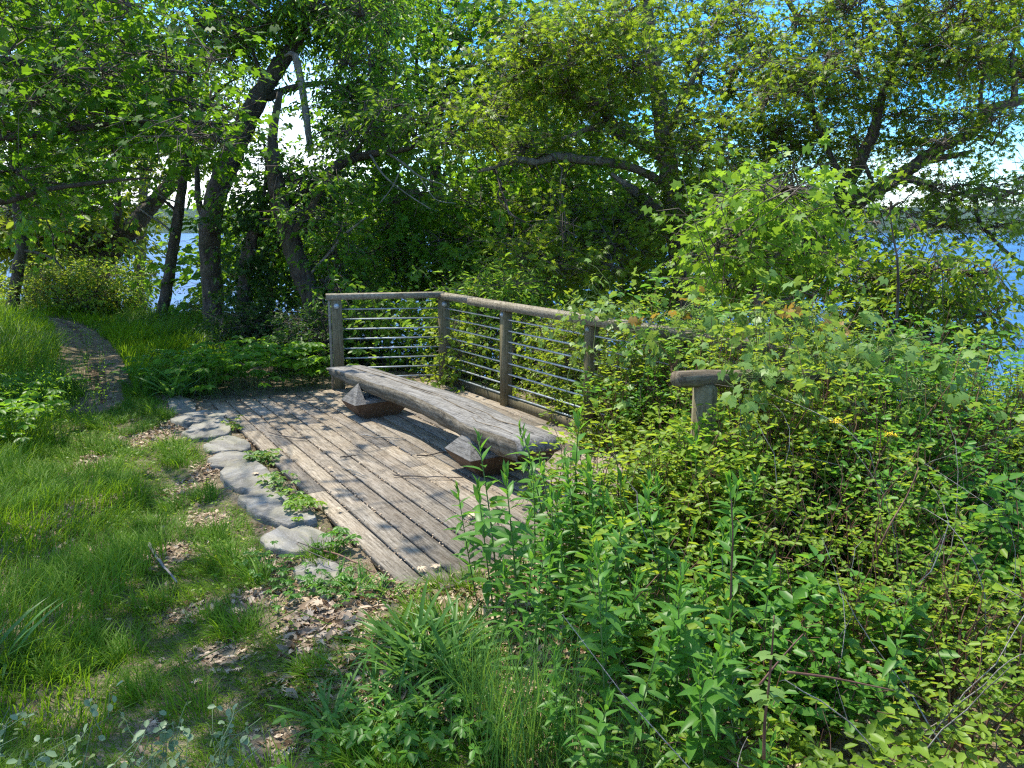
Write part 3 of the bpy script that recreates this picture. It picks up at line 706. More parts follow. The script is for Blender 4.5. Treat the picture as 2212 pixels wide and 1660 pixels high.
# creeper-clad tree with a long limb to the right
t5 = tree('creeper_tree', 'creeper-clad tree whose long limb slants up to the right behind the railing post', 'tree',
     [[(520, 745, 12, 38), (524, 680, 12, 32), (528, 610, 12, 30), (534, 560, 12, 30), (548, 510, 12, 28), (585, 470, 12, 26), (640, 428, 12, 25), (690, 392, 12, 24), (735, 355, 12, 22), (780, 338, 12, 17), (835, 328, 11.9, 13), (880, 322, 11.8, 10), (930, 300, 11.6, 6)],
      [(530, 600, 12, 16), (545, 540, 11.9, 13), (560, 470, 11.9, 10), (575, 380, 11.9, 7), (570, 300, 11.9, 4)],
      [(740, 352, 12, 9), (775, 320, 11.9, 7), (800, 270, 11.8, 5), (830, 230, 11.7, 3)]],
     grid(740, 980, 220, 330, 11.6, 6, 50, 28, .6, 210)+[C(720, 340, 12, 36, 18, .4, 100)], 'oval', 'bright', .085, hang=.35, tmean=.35,
     dead=[[(835, 330, 11.9, 6), (870, 352, 11.7, 5), (905, 380, 11.5, 4), (960, 400, 11.4, 2)], [(800, 335, 11.9, 5), (830, 380, 11.7, 4), (880, 420, 11.6, 3), (930, 452, 11.5, 2)], [(870, 352, 11.7, 4), (850, 400, 11.6, 3), (820, 440, 11.6, 2)], [(905, 380, 11.5, 3), (940, 430, 11.5, 2), (985, 440, 11.5, 1.5)]])
g = G(); tw = G()
for u, v, ru, rv, n in ((520, 700, 26, 50, 260), (528, 620, 26, 55, 340), (535, 560, 34, 40, 320), (560, 500, 45, 32, 380), (610, 455, 48, 28, 380), (560, 440, 60, 26, 420), (660, 415, 40, 24, 300), (500, 470, 40, 24, 240), (705, 380, 30, 18, 160), (580, 560, 40, 50, 330), (575, 650, 40, 60, 360)):
    foliage(g, tw, pt(u, v, 11.9), np.array([ru, 30, rv])*12/F*1.15, n, .085, 'oval', 10, .45, .6, .45, 0, .004)
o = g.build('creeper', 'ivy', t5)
# leaning trunk left of the railing
tree('leaning_tree', 'rough-barked trunk leaning left just beyond the end of the railing', 'tree',
     [[(702, 730, 11.5, 54), (690, 690, 11.5, 48), (672, 640, 11.5, 46), (650, 585, 11.5, 46), (632, 535, 11.5, 44), (615, 480, 11.5, 42), (602, 425, 11.5, 38), (592, 365, 11.5, 30), (590, 290, 11.5, 20), (605, 200, 11.5, 12)],
      [(625, 510, 11.5, 18), (660, 470, 11.4, 14), (690, 420, 11.3, 10), (720, 360, 11.2, 6)]],
     grid(640, 760, 370, 540, 11.5, 5, 46, 30, .5, 230)+grid(690, 760, 540, 660, 11.3, 3, 32, 32, .4, 190)+[C(580, 360, 11.6, 36, 24, .4, 150)], 'oval', 'mid', .085, hang=.4, tmean=.4, bark='bark',
     dead=[[(662, 600, 11.5, 8), (700, 560, 11.4, 7), (740, 512, 11.3, 6), (790, 470, 11.2, 3)]])
# dark maples behind the railing
tree('shade_maple', 'dense blue-green maple filling the middle behind the railing corner', 'tree',
     [[(1020, 700, 14.5, 40), (1035, 620, 14.5, 36), (1045, 560, 14.5, 32), (1075, 500, 14.5, 26), (1120, 455, 14.4, 20), (1165, 420, 14.3, 14), (1210, 385, 14.2, 8)],
      [(1045, 560, 14.5, 22), (1020, 510, 14.5, 18), (990, 470, 14.5, 14), (960, 420, 14.5, 10), (930, 360, 14.5, 6)], [(1060, 520, 14.5, 14), (1090, 480, 14.3, 11), (1085, 420, 14.2, 8), (1110, 350, 14.2, 5)],
      [(1035, 620, 14.5, 14), (960, 560, 14.2, 11), (890, 530, 14, 8), (820, 510, 13.8, 5)]],
     grid(770, 1260, 390, 660, 13.8, 24, 56, 30, .8, 280)+grid(780, 1240, 400, 640, 12.9, 12, 46, 22, .5, 130)+grid(820, 1230, 310, 390, 14.2, 5, 46, 22, .7, 220), 'maple', 'mid', .135, hang=.45, tmean=.55, up=.7)
tree('tall_maple', 'tall dark-leaved tree with upright black stems, top centre before white sky', 'tree',
     [[(950, 640, 17.5, 34), (945, 520, 17.5, 30), (942, 400, 17.5, 26), (938, 300, 17.5, 22), (934, 200, 17.5, 18), (940, 100, 17.5, 13), (950, 0, 17.5, 8)],
      [(940, 280, 17.5, 12), (965, 200, 17.4, 10), (985, 120, 17.3, 8), (1030, 40, 17.2, 5)], [(938, 320, 17.5, 11), (910, 240, 17.5, 9), (900, 150, 17.5, 7), (905, 60, 17.5, 4)],
      [(940, 400, 17.5, 10), (1000, 330, 17.3, 8), (1020, 270, 17.2, 5)]],
     grid(740, 1180, 40, 330, 17.2, 18, 54, 30, .9, 240)+grid(740, 1150, -40, 40, 17, 6, 60, 30, .9, 280), 'maple', 'mid', .15, hang=.4, tmean=.5)
# oak in the middle right
tree('slope_oak', 'yellow-green oak with twisted grey limbs growing just beyond the brambles', 'tree',
     [[(1484, 690, 10.5, 58), (1480, 640, 10.5, 52), (1472, 580, 10.5, 46), (1462, 520, 10.5, 44), (1456, 460, 10.5, 42), (1450, 400, 10.5, 42), (1440, 335, 10.5, 40), (1430, 265, 10.5, 36), (1418, 185, 10.5, 32), (1405, 100, 10.5, 29), (1396, 20, 10.5, 26), (1385, -50, 10.5, 22)],
      [(1432, 338, 10.5, 26), (1405, 322, 10.4, 24), (1372, 305, 10.3, 23), (1340, 285, 10.2, 20), (1318, 268, 10.1, 18), (1290, 272, 10, 14), (1255, 285, 9.9, 9), (1215, 300, 9.8, 5)],
      [(1345, 288, 10.2, 18), (1310, 250, 10.1, 17), (1272, 225, 10, 16), (1240, 208, 9.9, 16), (1226, 190, 9.9, 14), (1232, 160, 9.9, 11), (1228, 110, 9.9, 9), (1240, 50, 9.9, 6)],
      [(1450, 410, 10.5, 20), (1390, 372, 10.3, 18), (1320, 352, 10.1, 18), (1255, 345, 10, 19), (1205, 338, 9.9, 17), (1160, 350, 9.8, 16), (1110, 346, 9.7, 14), (1060, 364, 9.6, 9), (1030, 372, 9.6, 4)],
      [(1436, 500, 10.4, 24), (1425, 468, 10.3, 28), (1400, 440, 10.2, 27), (1372, 415, 10.1, 22), (1345, 395, 10, 14), (1320, 375, 10, 7)],
      [(1438, 300, 10.5, 20), (1470, 230, 10.5, 16), (1500, 160, 10.5, 12), (1520, 90, 10.5, 8), (1560, 30, 10.5, 5)],
      [(1420, 190, 10.5, 12), (1370, 150, 10.4, 10), (1330, 120, 10.3, 8), (1310, 90, 10.3, 5)], [(1405, 110, 10.5, 11), (1360, 60, 10.4, 8), (1320, 20, 10.4, 5)]],
     grid(1080, 1400, 50, 250, 9.9, 13, 46, 24, .6, 391)+grid(1080, 1380, 280, 340, 10.3, 4, 40, 16, .5, 246)+grid(1250, 1640, -30, 110, 10.6, 12, 46, 26, .7, 377)+grid(1450, 1700, 120, 430, 10.6, 13, 44, 26, .7, 420)+grid(1130, 1420, 430, 600, 9.6, 12, 42, 22, .5, 391)+grid(1000, 1150, 220, 320, 9.8, 4, 38, 20, .5, 275)+grid(1510, 1660, 420, 560, 10, 6, 40, 24, .5, 333), 'oak', 'oak', .125, bark='pale_bark', hang=.35, tmean=.62, ys=1.22)
# leaning tree on the right
tree('river_oak', 'dark forked oak leaning right over the river, its limbs against the sky', 'tree',
     [[(1690, 690, 11.5, 54), (1715, 620, 11.5, 50), (1745, 560, 11.5, 47), (1772, 505, 11.5, 44), (1800, 455, 11.5, 36), (1830, 400, 11.5, 30), (1862, 340, 11.5, 27), (1888, 280, 11.5, 22), (1905, 210, 11.5, 16), (1935, 130, 11.5, 11), (1960, 60, 11.5, 6)],
      [(1778, 500, 11.5, 38), (1810, 470, 11.4, 36), (1850, 438, 11.3, 34), (1900, 408, 11.2, 32), (1945, 380, 11.1, 30), (1985, 352, 11, 27), (2030, 320, 10.9, 24), (2075, 300, 10.8, 21), (2105, 285, 10.8, 20), (2122, 255, 10.8, 19), (2150, 232, 10.8, 19), (2185, 224, 10.8, 18), (2230, 215, 10.8, 15), (2300, 205, 10.8, 10)],
      [(1935, 385, 11.1, 18), (1970, 388, 11, 17), (2005, 403, 10.9, 16), (2035, 422, 10.8, 13), (2080, 418, 10.8, 9), (2110, 410, 10.8, 10), (2160, 412, 10.8, 9), (2230, 425, 10.8, 6)],
      [(1990, 350, 11, 16), (2030, 342, 10.9, 14), (2065, 336, 10.8, 11), (2105, 325, 10.8, 6)],
      [(2190, 224, 10.8, 15), (2192, 180, 10.8, 12), (2186, 130, 10.8, 9), (2200, 70, 10.8, 6)], [(2125, 258, 10.8, 10), (2118, 205, 10.8, 9), (2128, 150, 10.8, 6), (2140, 100, 10.8, 3)],
      [(1890, 0-40, 12, 16), (1905, 15, 12, 15), (1935, 50, 12, 14), (1955, 95, 12, 10), (1985, 140, 12, 6)],
      [(2105, 420, 10.7, 9), (2112, 470, 10.6, 8), (2140, 510, 10.5, 8), (2180, 550, 10.4, 7), (2240, 590, 10.3, 5)], [(1830, 400, 11.5, 14), (1790, 330, 11.6, 11), (1760, 250, 11.6, 8), (1740, 180, 11.6, 5)],
      [(1890, 412, 11.2, 10), (1870, 360, 11.1, 8), (1845, 300, 11, 5)], [(1700, 0, 12, 10), (1720, 30, 12, 9), (1760, 50, 12, 7), (1800, 40, 12, 4)]],
     grid(1640, 1960, 60, 340, 11.4, 18, 42, 26, .7, 405)+grid(1960, 2230, -30, 200, 11.2, 13, 42, 26, .7, 405)+grid(1960, 2180, 230, 330, 10.8, 6, 40, 20, .6, 256)+grid(1980, 2230, 370, 520, 10.6, 9, 34, 20, .5, 202)+grid(1700, 1880, 330, 560, 11.6, 8, 44, 28, .7, 283)+grid(1700, 1880, -30, 60, 11.8, 5, 40, 26, .7, 297)+grid(1860, 2010, 430, 500, 10.8, 3, 34, 14, .4, 121), 'oak', 'oak', .095, hang=.4, tmean=.45)
# bright young maple in front of the oaks
tree('young_maple', 'bright lime-green young maple glowing in the sun above the brambles', 'tree',
     [[(1650, 760, 7.6, 16), (1640, 680, 7.6, 14), (1630, 600, 7.6, 12), (1625, 540, 7.6, 10), (1640, 470, 7.6, 7), (1650, 420, 7.6, 4)], [(1630, 600, 7.6, 8), (1580, 550, 7.5, 6), (1545, 500, 7.5, 4)], [(1630, 590, 7.6, 8), (1690, 540, 7.6, 6), (1720, 500, 7.6, 3)]],
     grid(1530, 1760, 400, 650, 7.6, 16, 48, 30, .45, 190), 'maple', 'bright', .095, bark='twig', hang=.45, tmean=.65, up=.6)
# low tree hanging over the water
tree('bank_tree', 'low spreading tree on the slope, its drooping right side over blue water', 'tree',
     [[(1900, 860, 8.6, 22), (1925, 780, 8.6, 18), (1950, 710, 8.6, 14), (1990, 670, 8.6, 10), (2050, 650, 8.6, 7), (2110, 640, 8.6, 4)], [(1940, 730, 8.6, 9), (1900, 680, 8.6, 7), (1870, 630, 8.6, 5)], [(1950, 710, 8.6, 8), (2020, 720, 8.6, 6), (2080, 720, 8.6, 3)]],
     grid(1770, 2110, 560, 770, 8.6, 20, 44, 24, .55, 230)+[C(2130, 590, 8.6, 42, 20, .4, 170), C(2140, 650, 8.6, 40, 22, .4, 170), C(2100, 740, 8.6, 40, 24, .4, 170), C(1880, 600, 8.6, 50, 30, .5, 240)], 'oval', 'oak', .085, hang=.5, tmean=.45)
tree('sapling', 'thin upright sapling with a dark stem in front of the water at right', 'sapling',
     [[(1900, 800, 6.6, 7), (1922, 725, 6.6, 8), (1936, 690, 6.6, 6), (1940, 620, 6.6, 6), (1938, 560, 6.6, 5), (1932, 525, 6.6, 4), (1925, 480, 6.6, 3), (1922, 430, 6.6, 2)], [(1936, 545, 6.6, 3), (1960, 515, 6.6, 2), (1985, 495, 6.6, 1.5)], [(1932, 525, 6.6, 3), (1900, 500, 6.6, 2), (1885, 480, 6.6, 1.5)]],
     [C(1925, 450, 6.6, 30, 40, .2, 60), C(1980, 490, 6.6, 22, 16, .15, 30), C(1890, 480, 6.6, 20, 16, .15, 30), C(1930, 400, 6.6, 16, 24, .15, 30)], 'oval', 'oak', .06, bark='twig', hang=.7, twr=.0025)
def W(x, y, z, r, n):                                      # clump given in metres, for boughs above the picture
    fw = y*CP-(z-EYE)*SP; up_ = y*SP+(z-EYE)*CP
    return C(1106+F*x/fw, 830-F*up_/fw, y, r*F/y, r*.6*F/y, r, n)
SHADE = [W(-3.3, 4.6, 5.6, .7, 420), W(-2.5, 4.2, 5.8, .55, 300), W(-4.1, 4.9, 5.6, .7, 380), W(-4.4, 7.1, 5.8, .45, 150), W(-4.1, 5.9, 5.8, .4, 130), W(-5.0, 6.2, 5.8, .5, 170), W(-3.6, 5.6, 5.9, .3, 60), W(-1.5, 4.0, 6.0, .5, 110), W(-3.3, 8.3, 6.2, .7, 45), W(-2.6, 7.3, 6.3, .6, 22), W(-4.6, 6.6, 6., .6, 60)]
# near maple reaching in from the left, shading the trail
tree('overhanging_maple', 'dark maple boughs reaching in from the left edge above the trail', 'tree',
     [[(-420, 900, 9.31, 120), (-410, 500, 9.31, 110), (-380, 300, 9.31, 100), (-330, 100, 9.31, 90), (-280, -200, 9.31, 70)],
      [(-390, 430, 9.31, 30), (-200, 455, 9.31, 24), (0, 437, 9.31, 14), (100, 410, 9.31, 11), (230, 393, 9.31, 8), (320, 385, 9.31, 4)],
      [(-380, 330, 9.31, 34), (-200, 300, 9.44, 28), (-40, 300, 9.58, 18), (120, 285, 9.58, 13), (260, 265, 9.58, 9), (400, 262, 9.58, 6), (500, 270, 9.58, 3)],
      [(-340, 150, 9.31, 34), (-150, 120, 9.58, 26), (0, 130, 9.84, 18), (150, 150, 9.98, 12), (320, 150, 10.11, 8), (430, 160, 10.11, 4)],
      [(-300, -100, 9.31, 34), (-50, -160, 9.58, 26), (200, -150, 10.11, 18), (450, -60, 10.64, 10), (560, 20, 10.91, 5)]],
     grid(-60, 500, 100, 320, 9.71, 17, 74, 24, .7, 130)+grid(-80, 330, 340, 430, 9.44, 5, 66, 18, .45, 100)+grid(-100, 330, -100, 60, 10.11, 6, 80, 30, .6, 120)+grid(-400, -60, -50, 400, 9.31, 8, 100, 50, .8, 200)+[C(470, 300, 9.71, 60, 12, .35, 50)]+grid(-120, 230, -60, 240, 11.4, 6, 64, 36, .8, 180)+SHADE, 'maple', 'maple', .118, hang=.35, tmean=.4, up=.9, per=10)
# trees farther back, seen through the gaps
BACK = [
    ('far tree left of the trail end, pale green in the sun', -20, 620, 26, (-150, 110, 150, 520), 8, 'shrub'),
    ('far sunlit tree behind the slim leaning trunk', 300, 640, 27, (200, 430, 60, 330), 7, 'shrub'),
    ('far tree filling the gap right of the bent trunk', 720, 640, 24, (700, 900, 360, 560), 7, 'mid'),
    ('far tree top between the bent trunk and the dark maple', 800, 640, 25, (740, 900, -60, 220), 7, 'mid'),
    ('far tree between the dark maple and the oak, pale green', 1120, 640, 19, (1000, 1260, 180, 420), 8, 'mid'),
    ('far tree behind the oak limbs, dark in the shade', 1300, 640, 20, (1080, 1500, 150, 420), 10, 'mid'),
    ('far low tree behind the railing rods, deep in shade', 1250, 720, 17, (1150, 1480, 430, 680), 14, 'maple'),
    ('far green tree low between the two right-hand oaks', 1600, 660, 17, (1450, 1760, 450, 660), 8, 'mid'),
    ('far low tree behind the creeper-clad trunk', 560, 700, 16, (480, 720, 450, 660), 9, 'mid'),
    ('far low tree right of the leaning trunk, bright in the sun', 760, 700, 16.5, (690, 830, 450, 640), 7, 'bright'),
    ('far low tree on the brink behind the left-hand trail trunk', 90, 600, 19, (-20, 220, 400, 580), 10, 'shrub'),
    ('far tree high at the left corner, dark against blue sky', 60, 500, 22, (-60, 380, -60, 150), 3, 'mid'),
]
for lab, u, v, Y, (u0, u1, v0, v1), k, mat in BACK:
    um = (u0+u1)/2
    tree('slope_tree', lab, 'tree', [[(u, v, Y, 24), ((u+um)/2, (v+v1)/2, Y, 20), (um, (v0+v1)/2, Y, 14), (um+10, v0, Y, 6)]],
         grid(u0, u1, v0, v1, Y, k, 58, 34, 1.2, 330), 'oval', mat, .19, hang=.3, tmean=.4, group='trees on the far slope')
# ---------------------------------------------------------------- shrubs
def shrub(label, clumps, leaf, mat, size, name='shrub', cat='shrub', group=None, hang=.3, up=.7, tmean=.5, per=12, stems=9, stemmat='twig', twr=.003):
    c = np.array([pt(*k[:3]) for k in clumps]); b = c.mean(0); b[2] = gz(b[0], b[1])
    ro = thing(name, label, cat, tuple(float(a) for a in b), 0, group)
    gs = G(); gl = G()
    for k, p in zip(clumps, c):
        u, v, Y, ru, rv, dY, n = k[:7]; rad = np.array([ru*Y/F, dY, rv*Y/F])
        zb = float(gz(p[0], p[1]))
        A = np.tile(p*[1, 1, 0]+[0, 0, zb-.03], (stems, 1))+rng.normal(size=(stems, 3))*[.12, .12, 0]
        twigs(gs, A, p+ball(stems)*rad*.9, .007, .002, .10, 7)
        foliage(gl, gs, p, rad, n, size, leaf, per, up, hang, tmean, 0, twr)
    gs.build('stem', stemmat, ro); gl.build('foliage', mat, ro); return ro
shrub('large yellow-green shrub at the end of the trail under the forked tree', grid(60, 250, 585, 690, 15.6, 12, 48, 32, .7, 620, .3, .5), 'oval', 'shrub', .075, tmean=.6)
shrub('sunlit shrub between the slim trunk and the thick upright trunk', grid(395, 450, 655, 720, 14.3, 3, 26, 24, .3, 300, .3, .2), 'oval', 'shrub', .06, tmean=.6)
shrub('shrub left of the slim trunk, thinning out before bright water', grid(240, 340, 590, 690, 16.2, 6, 38, 28, .5, 260, .3, .4), 'oval', 'mid', .085, tmean=.6)
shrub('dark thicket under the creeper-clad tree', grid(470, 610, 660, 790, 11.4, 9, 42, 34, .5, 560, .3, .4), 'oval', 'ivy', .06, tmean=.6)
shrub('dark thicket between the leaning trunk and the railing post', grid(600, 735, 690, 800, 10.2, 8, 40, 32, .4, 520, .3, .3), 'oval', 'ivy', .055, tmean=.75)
shrub('mid-green bush right of the leaning trunk at rail height', grid(700, 800, 600, 680, 12.0, 5, 40, 28, .4, 380, .3, .3), 'oval', 'mid', .08)
shrub('leafy bush seen through the rods of the short railing panel', grid(750, 960, 660, 850, 10.3, 15, 42, 34, .4, 430, .3, .25), 'oval', 'bright', .08, tmean=.6)
shrub('sumac-like bush with lime fronds above the corner of the railing', grid(960, 1180, 610, 720, 10.2, 12, 36, 24, .35, 330, .3, .4), 'narrow', 'bright', .085, tmean=.85)
shrub('bright bush crowding the rods right of the corner post', grid(965, 1240, 700, 880, 9.4, 18, 42, 30, .35, 420, .3, .3), 'oval', 'shrub', .065, tmean=.8)
shrub('pale bush behind the rods at the middle of the long railing', grid(1180, 1420, 700, 900, 8.4, 16, 44, 32, .3, 430, .3, .25), 'oval', 'shrub', .05, tmean=.75)
# creepers on the railing: big lobed leaves over the top rail
def vine(label, clumps, size=.075, mat='vine', kind='vine', name='climbing_vine'):
    c = np.array([pt(*k[:3]) for k in clumps]); b = c.mean(0); b[2] = gz(b[0], b[1])
    ro = thing(name, label, 'vine', tuple(float(a) for a in b))
    gs = G(); gl = G()
    for k, p in zip(clumps, c):
        u, v, Y, ru, rv, dY, n = k[:7]; rad = np.array([ru*Y/F, dY, rv*Y/F])
        q = ball(5)*rad*1.1+p
        twigs(gs, np.roll(q, 1, 0), q, .0035, .002, .16, 8)
        twigs(gs, np.array([[p[0], p[1], float(gz(p[0], p[1]))]]), p[None], .006, .003, .12, 8)
        foliage(gl, gs, p, rad, n, size, kind, 6, .55, .55, .6, 0, .0022, .8)
    gs.build('stem', 'green_stem', ro); gl.build('foliage', mat, ro)
vine('broad-leaved vine climbing over the long top rail', [C(1235, 690, 6.9, 34, 40, .15, 40), C(1290, 640, 6.7, 34, 26, .15, 40), C(1340, 690, 6.4, 40, 32, .15, 50), C(1420, 715, 6.0, 44, 30, .15, 55), C(1500, 720, 5.6, 50, 36, .15, 55), C(1270, 780, 6.9, 30, 60, .15, 45), C(1360, 800, 6.3, 40, 50, .15, 45)])
vine('pale grape-like vine sprawling over the brambles behind the sawn rail end', [C(1560, 700, 5.4, 60, 34, .25, 70), C(1640, 690, 5.2, 60, 36, .25, 70), C(1740, 710, 5, 60, 32, .25, 70), C(1850, 730, 4.8, 70, 30, .25, 70), C(1960, 750, 4.7, 70, 26, .25, 60), C(2060, 780, 4.6, 50, 20, .2, 30)], .085)
vine('leafy vine lying over the round rail beside the squat post', [C(1610, 812, 4.15, 40, 20, .10, 70), C(1690, 815, 4.25, 44, 26, .12, 80), C(1585, 850, 4.05, 26, 20, .08, 30)], .06)
vine('russet young vine tips showing above the brambles behind the log rail', [C(1690, 655, 5.1, 46, 20, .15, 16), C(1480, 668, 5.8, 30, 16, .12, 10), C(1740, 690, 5.0, 30, 16, .12, 10)], .07, 'red_leaf')
vine('vine hanging around the dark fence post', [C(1780, 790, 4.4, 50, 40, .15, 40), C(1880, 800, 4.5, 60, 40, .15, 50), C(1960, 850, 4.2, 60, 40, .15, 50)], .07)
# ---------------------------------------------------------------- brambles and bayberry thicket on the right
def bush(x, y, r, h, n, size, mat, kind, label, tmean=.55, stemmat='red_stem', group='bushes of the thicket', cat='bush', name='thicket_bush', whorl=5, nst=None):
    b = np.array([x, y, float(gz(x, y))]); ro = thing(name, label, cat, tuple(b), 0, group)
    gs = G(); gl = G(); m = nst or max(8, int(n/26)); per = max(3, n//(m*whorl))
    a = U(0, 6.283, m); rr = np.sqrt(U(0, 1, m))*r
    A = b+np.stack([np.cos(a)*rr*.35, np.sin(a)*rr*.35, 0*a-.02], 1)
    top = h*(1-.45*(rr/r)**2)*U(.72, 1.12, m)
    B = b+np.stack([np.cos(a)*rr*1.15, np.sin(a)*rr*1.15, top], 1)
    B += rng.normal(size=(m, 3))*[.06, .06, .02]
    twigs(gs, A, B, .0045, .0016, .08, 6)
    t = U(.30, 1.04, (m, per)); P = A[:, None]*(1-t[..., None])+B[:, None]*t[..., None]
    P = P+rng.normal(size=P.shape)*np.array([.055, .055, .03])*min(1.3, r*3)
    D = nz(rng.normal(size=(m, per, 3))*[1, 1, .35]+[0, 0, .25])
    k = rng.random((m, per)) < .5
    E = P+D*.05
    twigs(gs, P[k], E[k], .0016, .001, .05, 3)
    ph = U(0, 6.283, (m, per, 1))+np.arange(whorl)*6.283/whorl+rng.normal(size=(m, per, whorl))*.3
    X = np.stack([np.cos(ph), np.sin(ph), U(-.25, .6, ph.shape)], -1)
    Q = np.where(k[..., None], E, P)[:, :, None]+X*.006+rng.normal(size=X.shape)*size*.3
    N = UP+rng.normal(size=X.shape)*.33+X*-.15
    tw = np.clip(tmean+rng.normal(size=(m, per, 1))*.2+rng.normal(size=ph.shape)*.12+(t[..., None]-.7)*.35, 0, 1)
    n_ = ph.size
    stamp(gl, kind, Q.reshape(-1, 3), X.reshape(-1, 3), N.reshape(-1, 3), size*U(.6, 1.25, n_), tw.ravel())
    gs.build('stem', stemmat, ro); gl.build('foliage', mat, ro); return ro
THK = []
def thick_ok(x, y):
    a, b = deck_local(x, y)
    return not (-.1 < a < 2.35 and -.05 < b < 5.2)
specs = [('shrub', 'obov', .043, .62), ('bright', 'obov', .045, .35), ('rod', 'oval', .055, .55), ('shrub', 'oval', .05, .5)]
HM = lambda x, y: .30+.50*np.clip((y-2.0)/1.9, 0, 1)+.45*np.clip((y-4.0)/.9, 0, 1)*np.clip((4.2-x)/2., .3, 1)+.08*np.sin(x*2.3+y)
cnt = 0
for iy, y in enumerate(np.arange(1.75, 6.3, .40)):
    for x in np.arange(-.1+.2*(iy % 2), 4.6, .42):
        x_, y_ = x+U(-.12, .12), y+U(-.12, .12)
        lim = .48+.0*y_
        if x_ < max(.62-.12*(y_-1.7), .3) or not thick_ok(x_, y_) or y_ > np.interp(x_, EX, EY)+.5: continue
        if x_/y_ > .80: continue
        if y_ < 2.2 and x_ < .9: continue
        h = float(HM(x_, y_))
        m, kd, s, tm = specs[rng.choice(4, p=[.46, .2, .2, .14])]
        if x_ > 2.0 and y_ > 3.2 and rng.random() < .5: m, kd, s = 'rod', 'oval', .062
        if 3.6 < y_ < 4.5 and .6 < x_ < 1.3: h = .80
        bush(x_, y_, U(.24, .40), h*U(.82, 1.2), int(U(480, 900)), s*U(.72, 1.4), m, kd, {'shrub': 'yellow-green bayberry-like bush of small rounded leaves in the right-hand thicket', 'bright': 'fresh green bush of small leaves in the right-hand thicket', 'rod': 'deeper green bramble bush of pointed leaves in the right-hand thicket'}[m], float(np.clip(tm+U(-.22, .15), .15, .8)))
        cnt += 1
for x_, y_, r, h, m in ((1.62, 4.15, .3, 1.12, 'shrub'), (1.95, 4.3, .3, 1.15, 'bright'), (1.35, 4.75, .3, 1.25, 'shrub'), (1.75, 4.95, .36, 1.3, 'shrub'), (2.1, 5.2, .36, 1.32, 'shrub'), (2.5, 5.1, .36, 1.25, 'rod'), (2.9, 5.2, .36, 1.15, 'shrub'), (2.35, 4.3, .34, 1.1, 'rod'), (1.42, 4.05, .22, .95, 'shrub'), (1.05, 4.0, .2, .82, 'shrub'), (.85, 4.2, .2, .72, 'shrub'), (1.2, 3.85, .26, .85, 'shrub'), (1.75, 3.85, .3, .95, 'rod'), (1.0, 4.03, .16, .93, 'bright'), (.95, 3.75, .22, .82, 'shrub'), (1.12, 3.95, .16, .88, 'bright'), (1.5, 4.3, .2, 1.02, 'shrub'), (1.7, 4.4, .22, 1.05, 'shrub')):
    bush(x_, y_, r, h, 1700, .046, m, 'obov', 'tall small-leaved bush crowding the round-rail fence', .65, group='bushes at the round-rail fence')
for x_, y_, r, h, m in ((1.05, 6.75, .34, 1.25, 'shrub'), (1.3, 6.35, .36, 1.35, 'bright'), (1.55, 5.95, .38, 1.42, 'shrub'), (1.8, 5.6, .38, 1.45, 'bright'), (2.05, 5.35, .38, 1.45, 'shrub'), (.92, 6.55, .26, .95, 'shrub'), (1.12, 6.15, .28, 1.05, 'shrub'), (1.32, 5.75, .3, 1.12, 'bright'), (1.5, 5.35, .32, 1.2, 'shrub'), (1.05, 5.75, .24, .55, 'shrub'), (1.3, 5.2, .26, .7, 'bright'), (1.55, 6.5, .4, 1.4, 'shrub'), (.80, 6.85, .2, .6, 'bright')):
    bush(x_, y_, r, h, 1500, .048, m, 'obov', 'tall bright bush swallowing the right end of the long railing', .7, group='bushes swallowing the railing end')
# bushes spilling over the railing foot and the deck edge
for x_, y_, r, h, m in ((.95, 6.75, .3, .8, 'shrub'), (1.3, 6.1, .34, .95, 'shrub'), (1.15, 5.75, .28, .45, 'shrub'), (1.55, 5.6, .34, 1.0, 'bright'), (.72, 6.35, .2, .35, 'shrub'), (1.9, 5.1, .35, 1.0, 'shrub'), (1.35, 5.3, .26, .42, 'shrub'), (1.0, 6.1, .2, .3, 'shrub'), (.52, 7.3, .16, .4, 'shrub'), (1.1, 6.5, .3, 1.0, 'bright')):
    bush(x_, y_, r, h, 620, .045, m, 'obov', 'small-leaved bush spilling onto the deck through the long railing' , .7, group='bushes at the railing')
for u, v, Y in ((1900, 1180, 3.3), (1150, 0, 0),)[:1]:
    pass
def canes(label, segs):
    g = G(); q = None
    for A in segs:
        P = spline([pt(*a) for a in A], 14); q = P if q is None else q
        tube(g, P, np.linspace(.0042, .002, 14), 6, .1)
    tag(g.build('bramble_cane', 'red_stem', frame=(*q[0], 0), smooth=True), label, 'cane')
canes('peeling reddish cane leaning to the left in the bramble thicket', [[(1895, 1190, 3.0), (1925, 1130, 3.0), (1960, 1070, 3.05), (1985, 1010, 3.1)]])
canes('long bare cane lying low across the brambles at lower right', [[(1700, 1452, 2.15), (1780, 1462, 2.15), (1850, 1475, 2.15), (1930, 1492, 2.15)]])
canes('pale bare cane slanting up through the middle of the brambles', [[(1640, 1480, 2.2), (1690, 1420, 2.25), (1735, 1370, 2.3)]])
canes('tall dark red stem standing among the goldenrod', [[(1578, 1330, 2.6), (1580, 1240, 2.6), (1583, 1160, 2.6), (1580, 1080, 2.62)]])
# dead canes and long shoots running through the thicket, one tangle
g = G(); n = 150; x = U(.5, 4.2, n); y = U(1.9, 5.2, n); k = (x > .75) & (x/y < .8) & ~on_deck(x, y, 0.); A = np.stack([x, y, gz(x, y)], 1)[k]; n = len(A)
B = A+np.stack([rng.normal(size=n)*.4, rng.normal(size=n)*.3, U(.35, 1.15, n)*np.interp(A[:, 1], [1.9, 4.4], [.6, 1.05])], 1)
twigs(g, A, B, .0034, .0014, .14, 9, 0, .05)
tag(g.build('dead_canes', 'dead'), kind='stuff')
